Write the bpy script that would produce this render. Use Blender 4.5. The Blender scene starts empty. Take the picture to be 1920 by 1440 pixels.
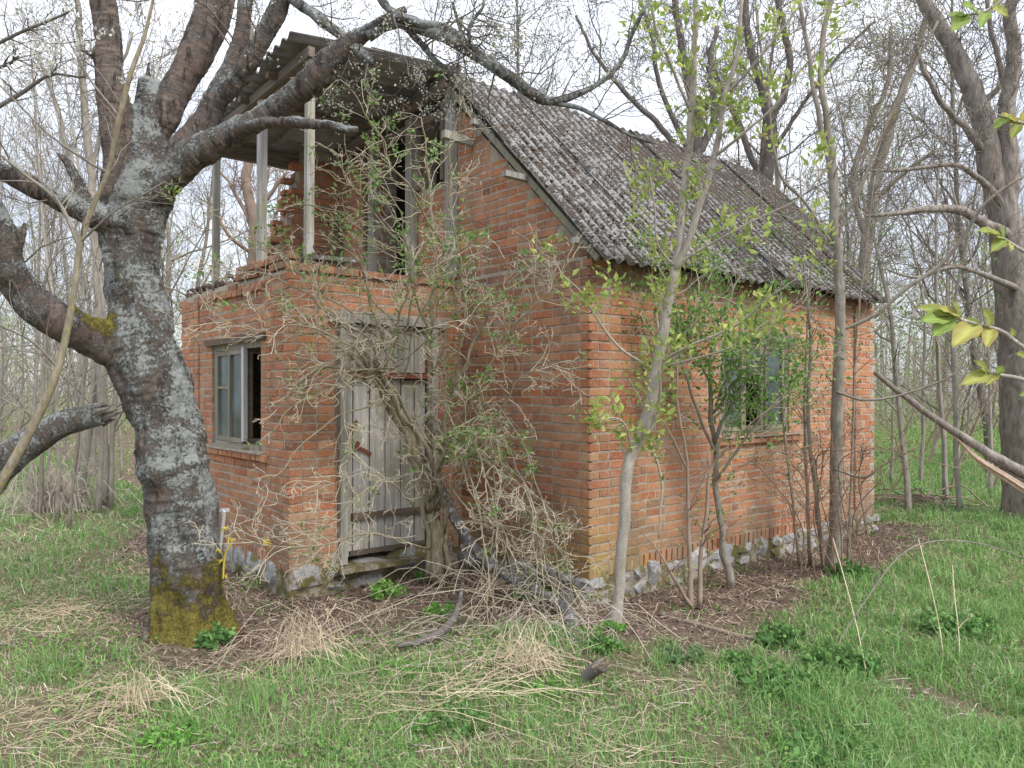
import bpy, bmesh, math, random
import numpy as np
from mathutils import Vector, Matrix, noise as mn
R = math.radians
rnd = random.Random(7)
rng = np.random.default_rng(7)
sc = bpy.context.scene
C = sc.collection

# ------------------------------------------------------------------ camera
cam = bpy.data.cameras.new('camera'); co = bpy.data.objects.new('camera', cam); C.objects.link(co)
co.location = (0, 0, 1.75); co.rotation_euler = (R(90), 0, 0)
cam.sensor_width = 36; cam.lens = 27.02; cam.shift_y = 16 / 1920
cam.clip_start = 0.05; cam.clip_end = 1500
sc.camera = co
F = 1441.0
# ------------------------------------------------------------------ world: bright broken overcast
w = bpy.data.worlds.new('World'); sc.world = w; w.use_nodes = True
nt = w.node_tree; nt.nodes.clear(); nn = nt.nodes.new; L = nt.links.new
out = nn('ShaderNodeOutputWorld'); bg1 = nn('ShaderNodeBackground'); bg2 = nn('ShaderNodeBackground'); mx = nn('ShaderNodeMixShader')
sky = nn('ShaderNodeTexSky'); sky.sky_type = 'NISHITA'; sky.sun_disc = False
sky.sun_elevation = R(48); sky.sun_rotation = R(130)
bg1.inputs['Strength'].default_value = 0.15
L(sky.outputs[0], bg1.inputs['Color'])
tc = nn('ShaderNodeTexCoord'); mp = nn('ShaderNodeMapping'); mp.inputs['Scale'].default_value = (1.0, 1.0, 2.6)
L(tc.outputs['Generated'], mp.inputs['Vector'])
nz = nn('ShaderNodeTexNoise'); nz.inputs['Scale'].default_value = 2.4; nz.inputs['Detail'].default_value = 7; nz.inputs['Roughness'].default_value = .55
L(mp.outputs[0], nz.inputs['Vector'])
cr = nn('ShaderNodeValToRGB'); e = cr.color_ramp.elements
e[0].position = .36; e[0].color = (.60, .66, .80, 1); e[1].position = .60; e[1].color = (.93, .955, 1.0, 1)
L(nz.outputs['Fac'], cr.inputs[0])
sep = nn('ShaderNodeSeparateXYZ'); L(tc.outputs['Generated'], sep.inputs[0])
mr = nn('ShaderNodeMapRange'); mr.inputs['From Min'].default_value = 0; mr.inputs['From Max'].default_value = 1
mr.inputs['To Min'].default_value = .40; mr.inputs['To Max'].default_value = 1.55
L(sep.outputs['Z'], mr.inputs['Value'])
L(cr.outputs[0], bg2.inputs['Color']); L(mr.outputs[0], bg2.inputs['Strength'])
mx.inputs[0].default_value = .88
L(bg1.outputs[0], mx.inputs[1]); L(bg2.outputs[0], mx.inputs[2]); L(mx.outputs[0], out.inputs[0])
# ------------------------------------------------------------------ sun behind thin cloud
sd = bpy.data.lights.new('sun', 'SUN'); sd.energy = 1.5; sd.angle = R(22); sd.color = (1, .95, .88)
so = bpy.data.objects.new('sun', sd); C.objects.link(so)
so.rotation_euler = Vector((.62, -.62, .80)).to_track_quat('Z', 'Y').to_euler()
sc.view_settings.view_transform = 'Standard'; sc.view_settings.look = 'None'
sc.view_settings.exposure = 0.95; sc.view_settings.gamma = 1
sc.cycles.max_bounces = 5; sc.cycles.diffuse_bounces = 3; sc.cycles.transparent_max_bounces = 6

# ------------------------------------------------------------------ node helpers
class G:
    def __init__(s, name, rough=.85, spec=.3):
        s.m = bpy.data.materials.new(name); s.m.use_nodes = True; s.t = s.m.node_tree
        s.b = s.t.nodes['Principled BSDF']; s.b.inputs['Roughness'].default_value = rough
        s.b.inputs['Specular IOR Level'].default_value = spec
    def n(s, k): return s.t.nodes.new(k)
    def l(s, a, b): s.t.links.new(a, b)
    def set(s, sock, v):
        if hasattr(v, 'node'): s.l(v, sock)
        elif isinstance(v, (tuple, list)) and len(v) == 3 and sock.type == 'RGBA': sock.default_value = (*v, 1)
        else: sock.default_value = v
    def pos(s, scale=(1, 1, 1)):
        g = s.n('ShaderNodeNewGeometry'); m = s.n('ShaderNodeMapping'); m.inputs['Scale'].default_value = scale
        s.l(g.outputs['Position'], m.inputs[0]); return m.outputs[0]
    def obj(s, scale=(1, 1, 1), rot=None):
        g = s.n('ShaderNodeTexCoord'); m = s.n('ShaderNodeMapping'); m.inputs['Scale'].default_value = scale
        if rot: m.inputs['Rotation'].default_value = rot
        s.l(g.outputs['Object'], m.inputs[0]); return m.outputs[0]
    def attr(s, name, out='Color', scale=None):
        a = s.n('ShaderNodeAttribute'); a.attribute_name = name
        if scale:
            m = s.n('ShaderNodeMapping'); m.inputs['Scale'].default_value = scale; s.l(a.outputs['Vector'], m.inputs[0]); return m.outputs[0]
        return a.outputs[out]
    def noise(s, vec, scale, detail=4, rough=.55, out='Fac'):
        a = s.n('ShaderNodeTexNoise'); s.l(vec, a.inputs['Vector']); a.inputs['Scale'].default_value = scale
        a.inputs['Detail'].default_value = detail; a.inputs['Roughness'].default_value = rough; return a.outputs[out]
    def ramp(s, fac, stops, interp='LINEAR'):
        r = s.n('ShaderNodeValToRGB'); r.color_ramp.interpolation = interp; el = r.color_ramp.elements
        while len(el) < len(stops): el.new(.5)
        for e_, (p, c) in zip(el, stops):
            e_.position = p; e_.color = (*c, 1) if isinstance(c, (tuple, list)) else (c, c, c, 1)
        s.l(fac, r.inputs[0]); return r.outputs[0]
    def mix(s, f, a, b, mode='MIX'):
        m = s.n('ShaderNodeMix'); m.data_type = 'RGBA'; m.blend_type = mode
        s.set(m.inputs[0], f); s.set(m.inputs[6], a); s.set(m.inputs[7], b); return m.outputs[2]
    def math(s, op, a, b=0.0, clamp=False):
        m = s.n('ShaderNodeMath'); m.operation = op; m.use_clamp = clamp; s.set(m.inputs[0], a); s.set(m.inputs[1], b); return m.outputs[0]
    def sepz(s, vec, k='Z'):
        a = s.n('ShaderNodeSeparateXYZ'); s.l(vec, a.inputs[0]); return a.outputs[k]
    def col(s, v): s.set(s.b.inputs['Base Color'], v)
    def bump(s, h, strength=.5, dist=.01):
        b = s.n('ShaderNodeBump'); b.inputs['Strength'].default_value = strength; b.inputs['Distance'].default_value = dist
        s.l(h, b.inputs['Height']); s.l(b.outputs[0], s.b.inputs['Normal'])

M = {}
def islandrand(g):
    a = g.n('ShaderNodeObjectInfo').outputs['Random']; b = g.n('ShaderNodeNewGeometry').outputs['Random Per Island']
    return g.math('FRACT', g.math('ADD', a, b))

def brick_mat():
    g = G('brick', .9, .2); r = islandrand(g); P = g.pos()
    c = g.ramp(r, [(0, (.33, .105, .055)), (.16, (.48, .155, .07)), (.34, (.53, .20, .08)), (.5, (.38, .12, .06)), (.62, (.53, .265, .115)), (.74, (.27, .105, .068)), (.84, (.50, .165, .075)), (.92, (.40, .23, .13)), (1, (.44, .145, .075))])
    r2 = g.math('FRACT', g.math('MULTIPLY', r, 17.31)); c = g.mix(1.0, c, g.ramp(r2, [(0, (.62, .60, .60)), (.35, (1, .96, .92)), (.7, (1.0, 1.0, 1.0)), (1, (1.0, 1.0, 1.0))]), 'MULTIPLY'); c = g.mix(g.ramp(r2, [(.72, 0), (1, .38)]), c, (.80, .45, .24))
    n1 = g.noise(P, 9, 5, .6); c = g.mix(g.ramp(n1, [(.35, 0), (.75, .22)]), c, (.66, .36, .19))
    n2 = g.noise(P, 38, 4, .65); c = g.mix(g.ramp(n2, [(.53, 0), (.63, .65)]), c, (.50, .37, .27))
    n3 = g.noise(P, 3.1, 4, .6); c = g.mix(g.ramp(n3, [(.45, .05), (.66, .55)]), c, (.50, .33, .22))
    n5 = g.noise(P, 70, 3, .6); c = g.mix(g.ramp(n5, [(.56, 0), (.64, .6)]), c, (.24, .10, .07))
    # dark weather streaks and algae in a few damp places (world places, own shapes)
    st = g.noise(g.pos((5, 5, .7)), 1.3, 4, .6); c = g.mix(g.ramp(st, [(.50, 0), (.66, .55)]), c, (.25, .165, .12))
    z = g.sepz(P); low = g.ramp(z, [(.25, 1), (1.15, 0)])
    n4 = g.noise(P, 1.4, 5, .6)
    x = g.sepz(P, 'X'); near = g.math('SUBTRACT', 1.0, g.math('MULTIPLY', g.math('ABSOLUTE', g.math('SUBTRACT', x, .80)), 1.5), True)
    al = g.math('MULTIPLY', g.math('MULTIPLY', low, near), g.ramp(n1, [(.38, .25), (.6, 1)]))
    c = g.mix(g.math('MULTIPLY', al, .85, True), c, (.36, .30, .07))
    al2 = g.math('MULTIPLY', g.ramp(z, [(.2, 1), (.95, 0)]), g.ramp(n4, [(.40, 0), (.58, .8)]))
    c = g.mix(al2, c, (.27, .22, .15))
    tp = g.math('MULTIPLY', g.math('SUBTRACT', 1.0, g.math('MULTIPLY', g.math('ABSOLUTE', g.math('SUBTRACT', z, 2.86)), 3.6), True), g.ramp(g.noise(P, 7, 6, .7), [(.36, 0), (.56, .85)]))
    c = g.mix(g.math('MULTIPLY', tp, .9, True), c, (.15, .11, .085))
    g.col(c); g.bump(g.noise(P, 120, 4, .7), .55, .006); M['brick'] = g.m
brick_mat()
def mortar_mat():
    g = G('mortar', .95, .15); P = g.pos(); c = g.ramp(g.noise(P, 12, 6, .65), [(.3, (.25, .21, .165)), (.55, (.42, .365, .295)), (.8, (.54, .48, .40))])
    z = g.sepz(P); al = g.math('MULTIPLY', g.ramp(z, [(.2, 1), (.5, 0)]), g.ramp(g.noise(P, 5, 6, .7), [(.44, .1), (.54, 1)]))
    c = g.mix(al, c, (.15, .13, .06)); g.col(c); g.bump(g.noise(P, 90, 4, .7), .7, .008); M['mortar'] = g.m
mortar_mat()
def stone_mat():
    g = G('fieldstone', .9, .25); P = g.pos(); r = islandrand(g)
    c = g.ramp(r, [(0, (.28, .275, .27)), (.4, (.40, .395, .385)), (.7, (.31, .29, .27)), (1, (.48, .475, .46))])
    c = g.mix(g.ramp(g.noise(P, 45, 5, .7), [(.45, 0), (.62, .6)]), c, (.16, .155, .15))
    c = g.mix(g.ramp(g.noise(P, 17, 4, .7), [(.52, 0), (.66, .6)]), c, (.62, .62, .60))
    c = g.mix(g.ramp(g.noise(P, 5, 5, .65), [(.51, 0), (.59, .95)]), c, (.15, .13, .035))
    g.col(c); g.bump(g.noise(P, 60, 5, .7), .8, .01); M['stone'] = g.m
stone_mat()
def wood_mat(name, a, b, green=0.0, axis='Z', gr=26):
    g = G(name, .85, .2); s_ = {'Z': (gr, gr, 1.2), 'X': (1.2, gr, gr), 'Y': (gr, 1.2, gr)}[axis]
    r = islandrand(g); P = g.obj(s_)
    n1 = g.noise(P, 1.6, 6, .6); c = g.ramp(n1, [(.3, a), (.65, b)])
    c = g.mix(g.math('MULTIPLY', r, .35), c, tuple(x * .6 for x in a))
    W = g.pos(); c = g.mix(g.ramp(g.noise(W, 6, 4), [(.5, 0), (.7, .5)]), c, tuple(x * .7 for x in b))
    if green: c = g.mix(g.math('MULTIPLY', g.ramp(g.noise(W, 2.6, 4), [(.42, 0), (.62, 1)]), green), c, (.20, .20, .08))
    g.col(c); g.bump(n1, .6, .006); M[name] = g.m
wood_mat('grey_wood', (.20, .185, .17), (.50, .48, .45), .35)
wood_mat('pale_wood', (.30, .28, .25), (.74, .71, .67), .45, 'Z', 34)
wood_mat('brown_wood', (.10, .075, .055), (.24, .185, .14), .0, 'X')
wood_mat('beam_wood', (.13, .105, .085), (.30, .25, .20), .0, 'X')
wood_mat('window_wood', (.17, .15, .115), (.42, .38, .31), .5)
wood_mat('mossy_wood', (.13, .12, .10), (.36, .34, .28), .5)
wood_mat('white_paint_wood', (.50, .50, .49), (.80, .80, .79), .08)
def simple(name, a, b, sc_=20, rough=.8, bs=.3, spec=.3):
    g = G(name, rough, spec); P = g.pos(); n = g.noise(P, sc_, 5, .6); g.col(g.ramp(n, [(.35, a), (.65, b)])); g.bump(n, bs, .006); M[name] = g.m; return g
simple('rust', (.14, .05, .035), (.28, .10, .06), 60, .8)
simple('dark_inside', (.018, .02, .028), (.05, .05, .055), 4, .9, .1)
simple('soil_bits', (.10, .07, .05), (.26, .19, .15), 60)
def glass():
    g = G('old_glass', .12, .6); P = g.pos(); g.col(g.ramp(g.noise(P, 3.5, 4), [(.35, (.05, .075, .08)), (.65, (.16, .20, .205))]))
    g.b.inputs['Roughness'].default_value = .22
    g.b.inputs['Alpha'].default_value = .72; M['glass'] = g.m
glass()
def roof_mat():
    g = G('asbestos_cement', .9, .2); P = g.pos(); r = islandrand(g)
    c = g.ramp(g.noise(P, 14, 5, .6), [(.3, (.17, .165, .155)), (.7, (.29, .28, .27))])
    c = g.mix(g.math('MULTIPLY', r, .3), c, (.23, .23, .215))
    lich = g.ramp(g.noise(P, 42, 5, .7), [(.50, 0), (.56, .8)]); c = g.mix(lich, c, (.37, .365, .35))
    O = g.obj(); cov = g.attr('cover', 'Fac')
    th = g.math('SUBTRACT', g.math('ADD', g.noise(P, 30, 6, .75), g.math('MULTIPLY', g.noise(P, 5, 3), .35)), g.math('MULTIPLY', cov, -.20))
    mo = g.ramp(th, [(.755, 0), (.80, 1)])
    mc = g.ramp(g.noise(P, 55, 4, .6), [(.3, (.05, .034, .026)), (.6, (.12, .095, .075)), (.8, (.20, .16, .13))])
    c = g.mix(mo, c, mc); g.col(c); g.bump(g.math('ADD', mo, g.noise(P, 80, 4)), .9, .012); M['roof'] = g.m
    g = G('asbestos_clean', .9, .2); P = g.pos(); r = islandrand(g)
    c = g.ramp(g.noise(P, 6, 6, .6), [(.3, (.20, .19, .18)), (.7, (.33, .32, .31))])
    c = g.mix(g.math('MULTIPLY', r, .4), c, (.16, .15, .145)); c = g.mix(g.ramp(g.noise(P, 2.2, 4), [(.5, 0), (.65, .5)]), c, (.12, .11, .10))
    g.col(c); g.bump(g.noise(P, 40, 4), .4, .005); M['roof_clean'] = g.m
roof_mat()
def cherry_mat():
    g = G('cherry_bark', .92, .2); P = g.pos(); B = g.attr('bark', scale=(9, 9, 40))
    band = g.noise(B, 1, 6, .7)
    c = g.ramp(band, [(.32, (.06, .052, .046)), (.5, (.145, .115, .095)), (.72, (.27, .22, .185))])
    c = g.mix(g.ramp(g.noise(P, 7, 5, .6), [(.48, 0), (.68, .6)]), c, (.15, .10, .085))
    fis = g.noise(g.pos((1, 1, .3)), 15, 8, .75); c = g.mix(g.ramp(fis, [(.40, .9), (.48, 0)]), c, (.035, .028, .025))
    la = g.attr('lichen', 'Fac')
    lf = g.math('ADD', g.math('ADD', g.math('MULTIPLY', g.noise(P, 48, 7, .88), .72), g.math('MULTIPLY', g.noise(P, 5.0, 5, .7), .52)), g.math('MULTIPLY', la, .22))
    lm = g.ramp(lf, [(.645, 0), (.69, .88)])
    lc = g.ramp(g.noise(P, 60, 4, .7), [(.3, (.22, .235, .225)), (.6, (.31, .33, .315)), (.8, (.45, .47, .45))])
    c = g.mix(lm, c, lc)
    mo = g.attr('moss', 'Fac'); mm = g.ramp(g.math('ADD', mo, g.math('MULTIPLY', g.math('SUBTRACT', g.noise(P, 6, 9, .8), .5), 3.0)), [(.45, 0), (.58, 1)])
    mcol = g.ramp(g.noise(P, 50, 4, .7), [(.25, (.07, .058, .018)), (.48, (.19, .16, .04)), (.7, (.30, .255, .06))])
    c = g.mix(mm, c, mcol); g.col(c)
    h = g.math('ADD', g.math('ADD', g.math('MULTIPLY', band, .8), g.math('MULTIPLY', lm, .5)), g.math('ADD', fis, g.math('MULTIPLY', mm, g.noise(P, 120, 3))))
    g.bump(h, 1.0, .018); M['cherry'] = g.m
cherry_mat()
def bark(name, a, b, spot=None, spotf=.6, sc_=1.0, lenti=None):
    g = G(name, .88, .2); P = g.pos((1, 1, .4)); W = g.pos(); n = g.noise(P, 30 * sc_, 5, .65)
    c = g.ramp(n, [(.3, a), (.68, b)])
    c = g.mix(g.ramp(g.noise(W, 3 * sc_, 4), [(.42, 0), (.66, .5)]), c, tuple((x + y) * .36 for x, y in zip(a, b)))
    if spot: c = g.mix(g.ramp(g.noise(W, 22 * sc_, 4, .7), [(.66 - .12 * spotf, 0), (.72 - .12 * spotf, .85)]), c, spot)
    if lenti: c = g.mix(g.ramp(g.noise(W, 130, 2, .5), [(.62, 0), (.67, .8)]), c, lenti)
    g.col(c); g.bump(n, 1.0 if sc_ < .5 else .6, .03 if sc_ < .5 else .008); M[name] = g.m
bark('elder_bark', (.34, .28, .20), (.64, .57, .44), (.52, .42, .10), .45)
bark('elder_trunk', (.15, .125, .085), (.38, .33, .24), (.30, .27, .09), .8)
bark('maple_bark', (.26, .225, .19), (.47, .42, .36), None, 0, 1, (.62, .58, .52))
bark('slim_bark', (.16, .14, .115), (.35, .31, .26), (.26, .26, .12), .3)
bark('dark_bark', (.085, .072, .065), (.21, .185, .165), (.34, .35, .32), .4, .6)  # on background trees, backlit darkness put into the bark colour
bark('far_bark', (.24, .215, .18), (.42, .38, .325), (.44, .42, .34), .2, .4)
bark('warm_bark', (.20, .145, .11), (.36, .28, .22), None, 0, .6)
bark('rough_bark', (.11, .09, .075), (.38, .335, .29), (.36, .36, .33), .3, .45)
bark('pale_twig', (.36, .30, .25), (.58, .51, .43), None, 0)
bark('red_twig', (.20, .125, .09), (.36, .25, .19), None, 0)
bark('dead_straw', (.46, .36, .24), (.70, .58, .42), None, 0)
bark('split_wood', (.40, .28, .20), (.62, .48, .37), None, 0)
bark('lichen_log', (.08, .07, .065), (.20, .18, .165), (.45, .50, .52), .9, 1.3)
bark('lichen_yellow', (.46, .34, .04), (.70, .55, .08), None, 0)
def vcol(name, transl=.35, rough=.6):
    g = G(name, rough, .25); a = g.attr('col'); g.col(a)
    t = g.n('ShaderNodeBsdfTranslucent'); g.l(a, t.inputs['Color']); m = g.n('ShaderNodeMixShader'); m.inputs[0].default_value = transl
    g.l(g.b.outputs[0], m.inputs[1]); g.l(t.outputs[0], m.inputs[2]); g.l(m.outputs[0], g.t.nodes['Material Output'].inputs[0]); M[name] = g.m
vcol('leaf', .35); vcol('litter', .05, .85)
def ground_mat():
    g = G('earth', .95, .15); P = g.pos(); a = g.attr('col')
    n = g.noise(P, 30, 8, .75); c = g.mix(.55, a, g.ramp(n, [(.3, (.06, .042, .03)), (.5, (.20, .15, .11)), (.7, (.36, .29, .215))]))
    c = g.mix(g.ramp(g.noise(P, 5, 5, .7), [(.42, 0), (.6, .5)]), c, a)
    g.col(c); g.bump(n, 1.0, .03); M['earth'] = g.m
ground_mat()

# ------------------------------------------------------------------ mesh builder
class MB:
    def __init__(s): s.v = []; s.f = []; s.n = 0; s.c = []; s.att = {}
    def add(s, v, f, col=None):
        v = np.asarray(v, float); f = np.asarray(f, np.int64); s.v.append(v); s.f.append(f + s.n); s.n += len(v)
        if col is not None: s.c.append(np.broadcast_to(np.asarray(col, float), (len(v), 3)))
    def mesh(s, name, mat, smooth=False):
        me = bpy.data.meshes.new(name); v = np.concatenate(s.v)
        loops = np.concatenate([f.ravel() for f in s.f]); tot = np.concatenate([np.full(len(f), f.shape[1]) for f in s.f])
        me.vertices.add(len(v)); me.vertices.foreach_set('co', v.ravel())
        me.loops.add(len(loops)); me.loops.foreach_set('vertex_index', loops)
        me.polygons.add(len(tot)); me.polygons.foreach_set('loop_start', np.concatenate([[0], np.cumsum(tot)[:-1]])); me.polygons.foreach_set('loop_total', tot)
        me.polygons.foreach_set('use_smooth', np.full(len(tot), smooth))
        if s.c:
            c = np.concatenate(s.c); a = me.color_attributes.new('col', 'FLOAT_COLOR', 'POINT')
            a.data.foreach_set('color', np.concatenate([c, np.ones((len(c), 1))], 1).ravel())
        me.materials.append(mat); me.update(calc_edges=True); me.validate(); return me
    def build(s, name, mat, parent=None, smooth=False, kind=None):
        return mkobj(name, s.mesh(name, M[mat] if isinstance(mat, str) else mat, smooth), parent, kind)
    def box(s, c, size, rot=None, col=None):
        h = np.array(size) / 2; v = np.array([[x, y, z] for x in (-1, 1) for y in (-1, 1) for z in (-1, 1)]) * h
        if rot is not None: v = v @ np.array(rot).T
        s.add(v + np.array(c), [[0, 1, 3, 2], [4, 6, 7, 5], [0, 4, 5, 1], [2, 3, 7, 6], [0, 2, 6, 4], [1, 5, 7, 3]], col)
    def bar(s, a, b, wx, wy, up=(0, 0, 1)):
        a = np.array(a, float); b = np.array(b, float); d = b - a; Ln = np.linalg.norm(d); d /= Ln
        x = np.cross(d, up); x /= np.linalg.norm(x); y = np.cross(x, d)
        s.box((a + b) / 2, (wx, Ln, wy), np.array([x, d, y]).T)
    def tube(s, pts, rad, sides=6, cap=True, col=None):
        P = np.asarray(pts, float); n = len(P); rad = np.broadcast_to(np.asarray(rad, float), (n,))
        T = np.gradient(P, axis=0); T /= np.linalg.norm(T, axis=1)[:, None] + 1e-9
        ref = np.array([0, 0, 1.]) if abs(T[:, 2]).mean() < .8 else np.array([1., 0, 0])
        X = np.cross(T, ref); X /= np.linalg.norm(X, axis=1)[:, None] + 1e-9; Y = np.cross(T, X)
        a = np.arange(sides) * 2 * np.pi / sides
        v = P[:, None] + rad[:, None, None] * (np.cos(a)[None, :, None] * X[:, None] + np.sin(a)[None, :, None] * Y[:, None])
        i = np.arange(n - 1)[:, None] * sides; j = np.arange(sides)[None]; k = (j + 1) % sides
        f = np.stack([i + j, i + k, i + k + sides, i + j + sides], -1).reshape(-1, 4)
        s.add(v.reshape(-1, 3), f, col)
        if cap and sides > 3:
            for base in (0, (n - 1) * sides):
                o = s.n - n * sides + base
                s.f.append(np.array([[o + q for q in (range(sides) if base else reversed(range(sides)))]]))
def mkobj(name, me, parent=None, kind=None):
    o = bpy.data.objects.new(name, me); C.objects.link(o)
    if parent: o.parent = parent
    if kind: o['kind'] = kind
    return o
def thing(name, label, cat, loc=(0, 0, 0), group=None, rz=0):
    o = bpy.data.objects.new(name, None); C.objects.link(o); o.location = loc; o.rotation_euler.z = rz; o.empty_display_size = .2
    tag(o, label, cat, group); return o
def tag(o, label, cat, group=None):
    o['label'] = label; o['category'] = cat
    if group: o['group'] = group
    return o
def dup(root, loc, rz, scale, label, group):
    r = root.copy(); C.objects.link(r); r.location = loc; r.rotation_euler.z = rz; r.scale = scale; r['label'] = label
    if group: r['group'] = group
    for ch in list(root.children):
        c = ch.copy(); C.objects.link(c); c.parent = r
    return r
def cm(pts, n):
    """smooth a polyline (columns x,y,z,...) to n samples with Catmull-Rom"""
    P = np.asarray(pts, float); m = len(P)
    if m < 3:
        t = np.linspace(0, 1, n)[:, None]; return P[0] * (1 - t) + P[-1] * t
    Q = np.concatenate([[2 * P[0] - P[1]], P, [2 * P[-1] - P[-2]]])
    o = []
    for u in np.linspace(0, m - 1 - 1e-6, n):
        i = int(u); t = u - i; a, b, c, d = Q[i:i + 4]
        o.append(.5 * (2 * b + (c - a) * t + (2 * a - 5 * b + 4 * c - d) * t * t + (3 * b - a - 3 * c + d) * t ** 3))
    return np.array(o)
def at(px, py, Z):   # a point seen at that pixel of the photo, Z metres away
    return np.array([(px - 960) / F * Z, Z, 1.75 - (py - 736) / F * Z])
def path(pp, n=24):
    """[(px,py,Z,width_px)] -> pts, radii"""
    a = np.array([[*at(p[0], p[1], p[2]), p[3] / 2 / F * p[2]] for p in pp]); a = cm(a, n)
    return a[:, :3], np.maximum(a[:, 3], .0015)

# ------------------------------------------------------------------ ground
def gz(x, y):
    x = np.asarray(x, float); y = np.asarray(y, float)
    return .018 * np.sin(x * 2.1 + 1.3 * y) + .014 * np.sin(3.7 * y - 1.9 * x + 1) + .008 * np.sin(7.3 * x + 5.1 * y) + .06 * np.sin(x * .35 + .6) * np.clip((y - 12) / 15, 0, 1)
def vnoise(x, y, s, seed=0):
    x = np.asarray(x) * s + seed * 13.7; y = np.asarray(y) * s + seed * 7.3
    xi = np.floor(x).astype(int); yi = np.floor(y).astype(int); fx = x - xi; fy = y - yi
    fx = fx * fx * (3 - 2 * fx); fy = fy * fy * (3 - 2 * fy)
    def h(a, b):
        q = np.sin(a * 127.1 + b * 311.7 + seed) * 43758.5453; return q - np.floor(q)
    return (h(xi, yi) * (1 - fx) + h(xi + 1, yi) * fx) * (1 - fy) + (h(xi, yi + 1) * (1 - fx) + h(xi + 1, yi + 1) * fx) * fy
U2 = np.array([.763, .646]); V2 = np.array([-.646, .763]); C2 = np.array([.642, 6.38])
def local(x, y):
    d = np.stack([np.asarray(x) - C2[0], np.asarray(y) - C2[1]], -1); return d @ U2, d @ V2
def bare(x, y):
    """how bare (leaf litter, soil) the ground is: 1 next to the house walls, fading outwards"""
    s, t = local(x, y)
    ds = np.maximum(np.maximum(-0.02 - s, s - 5.3), 0); dt = np.maximum(-t, 0)       # beside the long wall
    d1 = np.hypot(ds * 2.0, dt * (1 + .14 * np.maximum(s, 0)))
    d2 = np.hypot(np.maximum(-s - 1.9, 0) * (1 + 1.6 * np.clip((t - 2.0), 0, 1)), np.maximum(1.7 - t, 0) * (s < 0) + np.maximum(t - 4.8, 0))
    d = np.minimum(d1, np.where(s < 0.2, d2, 9))
    n = vnoise(x, y, 1.1, 3) * .9 + vnoise(x, y, 3.3, 5) * .4
    return np.clip((1.12 + n * .65 - d) / .6, 0, 1)
def inside(x, y, m=.06):
    s, t = local(x, y)
    return ((s > -m) & (s < 5.1 + m) & (t > -m) & (t < 4.63 + m)) | ((s > -1.81 - m) & (s < 0) & (t > 1.78 - m) & (t < 4.63 + m))
def ground():
    ys = np.concatenate([np.linspace(-6, 2, 14), np.linspace(2.2, 14, 170), np.geomspace(14.2, 40, 60), np.geomspace(42, 700, 26)])
    xs = np.linspace(-1, 1, 181); xs = np.sign(xs) * np.abs(xs) ** 1.25
    X = xs[None, :] * (14 + np.maximum(ys, 0) * 1.3)[:, None]; Y = np.broadcast_to(ys[:, None], X.shape)
    Z = gz(X, Y); v = np.stack([X, Y, Z], -1).reshape(-1, 3); nx = len(xs); ny = len(ys)
    i = np.arange(ny - 1)[:, None] * nx; j = np.arange(nx - 1)[None]
    f = np.stack([i + j, i + j + 1, i + j + 1 + nx, i + j + nx], -1).reshape(-1, 4)
    b = bare(v[:, 0], v[:, 1])[:, None]; n = vnoise(v[:, 0], v[:, 1], .9, 9)[:, None]
    far = np.clip((v[:, 1:2] - 11) / 6, 0, 1)
    green = np.array([.10, .13, .045]) * (1 - n) + np.array([.20, .16, .095]) * n
    green = green * (1 - far) + (np.array([.15, .22, .075]) * (1 - n * .6) + np.array([.22, .20, .12]) * n * .6) * far
    c = green * (1 - b) + np.array([.17, .12, .09]) * b
    m = MB(); m.add(v, f, c); o = m.build('ground', 'earth', None, True); o['kind'] = 'structure'
ground()

# ------------------------------------------------------------------ house
HOUSE = thing('brick_house', 'small abandoned red brick house with mossy corrugated roof and an open balcony over its porch', 'house', (C2[0], C2[1], 0))
HOUSE.rotation_euler.z = math.atan2(.646, .763)
# local frame: x = s (back), y = t (left), z up
EAVE = 2.885; BOT = .205
brick_proto = []
def chip_brick(Lb, seed):
    bm = bmesh.new(); bmesh.ops.create_cube(bm, size=1)
    r = random.Random(seed)
    bmesh.ops.bevel(bm, geom=bm.edges[:], offset=.5, offset_type='OFFSET', segments=1, affect='EDGES') if False else None
    for v in bm.verts: v.co = Vector((v.co.x * Lb, v.co.y * .11, v.co.z * .0635))
    bmesh.ops.bevel(bm, geom=bm.edges[:], offset=.0045, segments=1, affect='EDGES')
    for v in bm.verts:
        v.co += Vector((r.uniform(-1, 1) * .003, r.uniform(-1, 1) * .0022, r.uniform(-1, 1) * .003))
        if r.random() < .05: v.co *= .96
    v = np.array([x.co[:] for x in bm.verts]); fs = {}
    for f in bm.faces: fs.setdefault(len(f.verts), []).append([x.index for x in f.verts])
    bm.free(); return v, [np.array(q) for q in fs.values()]
PRO = {}
def proto(Lb):
    k = round(Lb, 2); kk = (k, rnd.randrange(3))
    if kk not in PRO: PRO[kk] = chip_brick(max(k, .03), len(PRO))
    return kk
bricks = []   # (kk, centre local, rotz, flip, tilt)
def put(kk, c, ang, soldier=False):
    bricks.append((kk, np.array(c), ang, soldier, rnd.uniform(-.006, .006), rnd.uniform(-.006, .006)))
def sub(iv, cuts):
    for a, b in cuts:
        nv = []
        for x, y in iv:
            if b <= x or a >= y: nv.append((x, y)); continue
            if a > x: nv.append((x, a))
            if b < y: nv.append((b, y))
        iv = nv
    return iv
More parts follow.
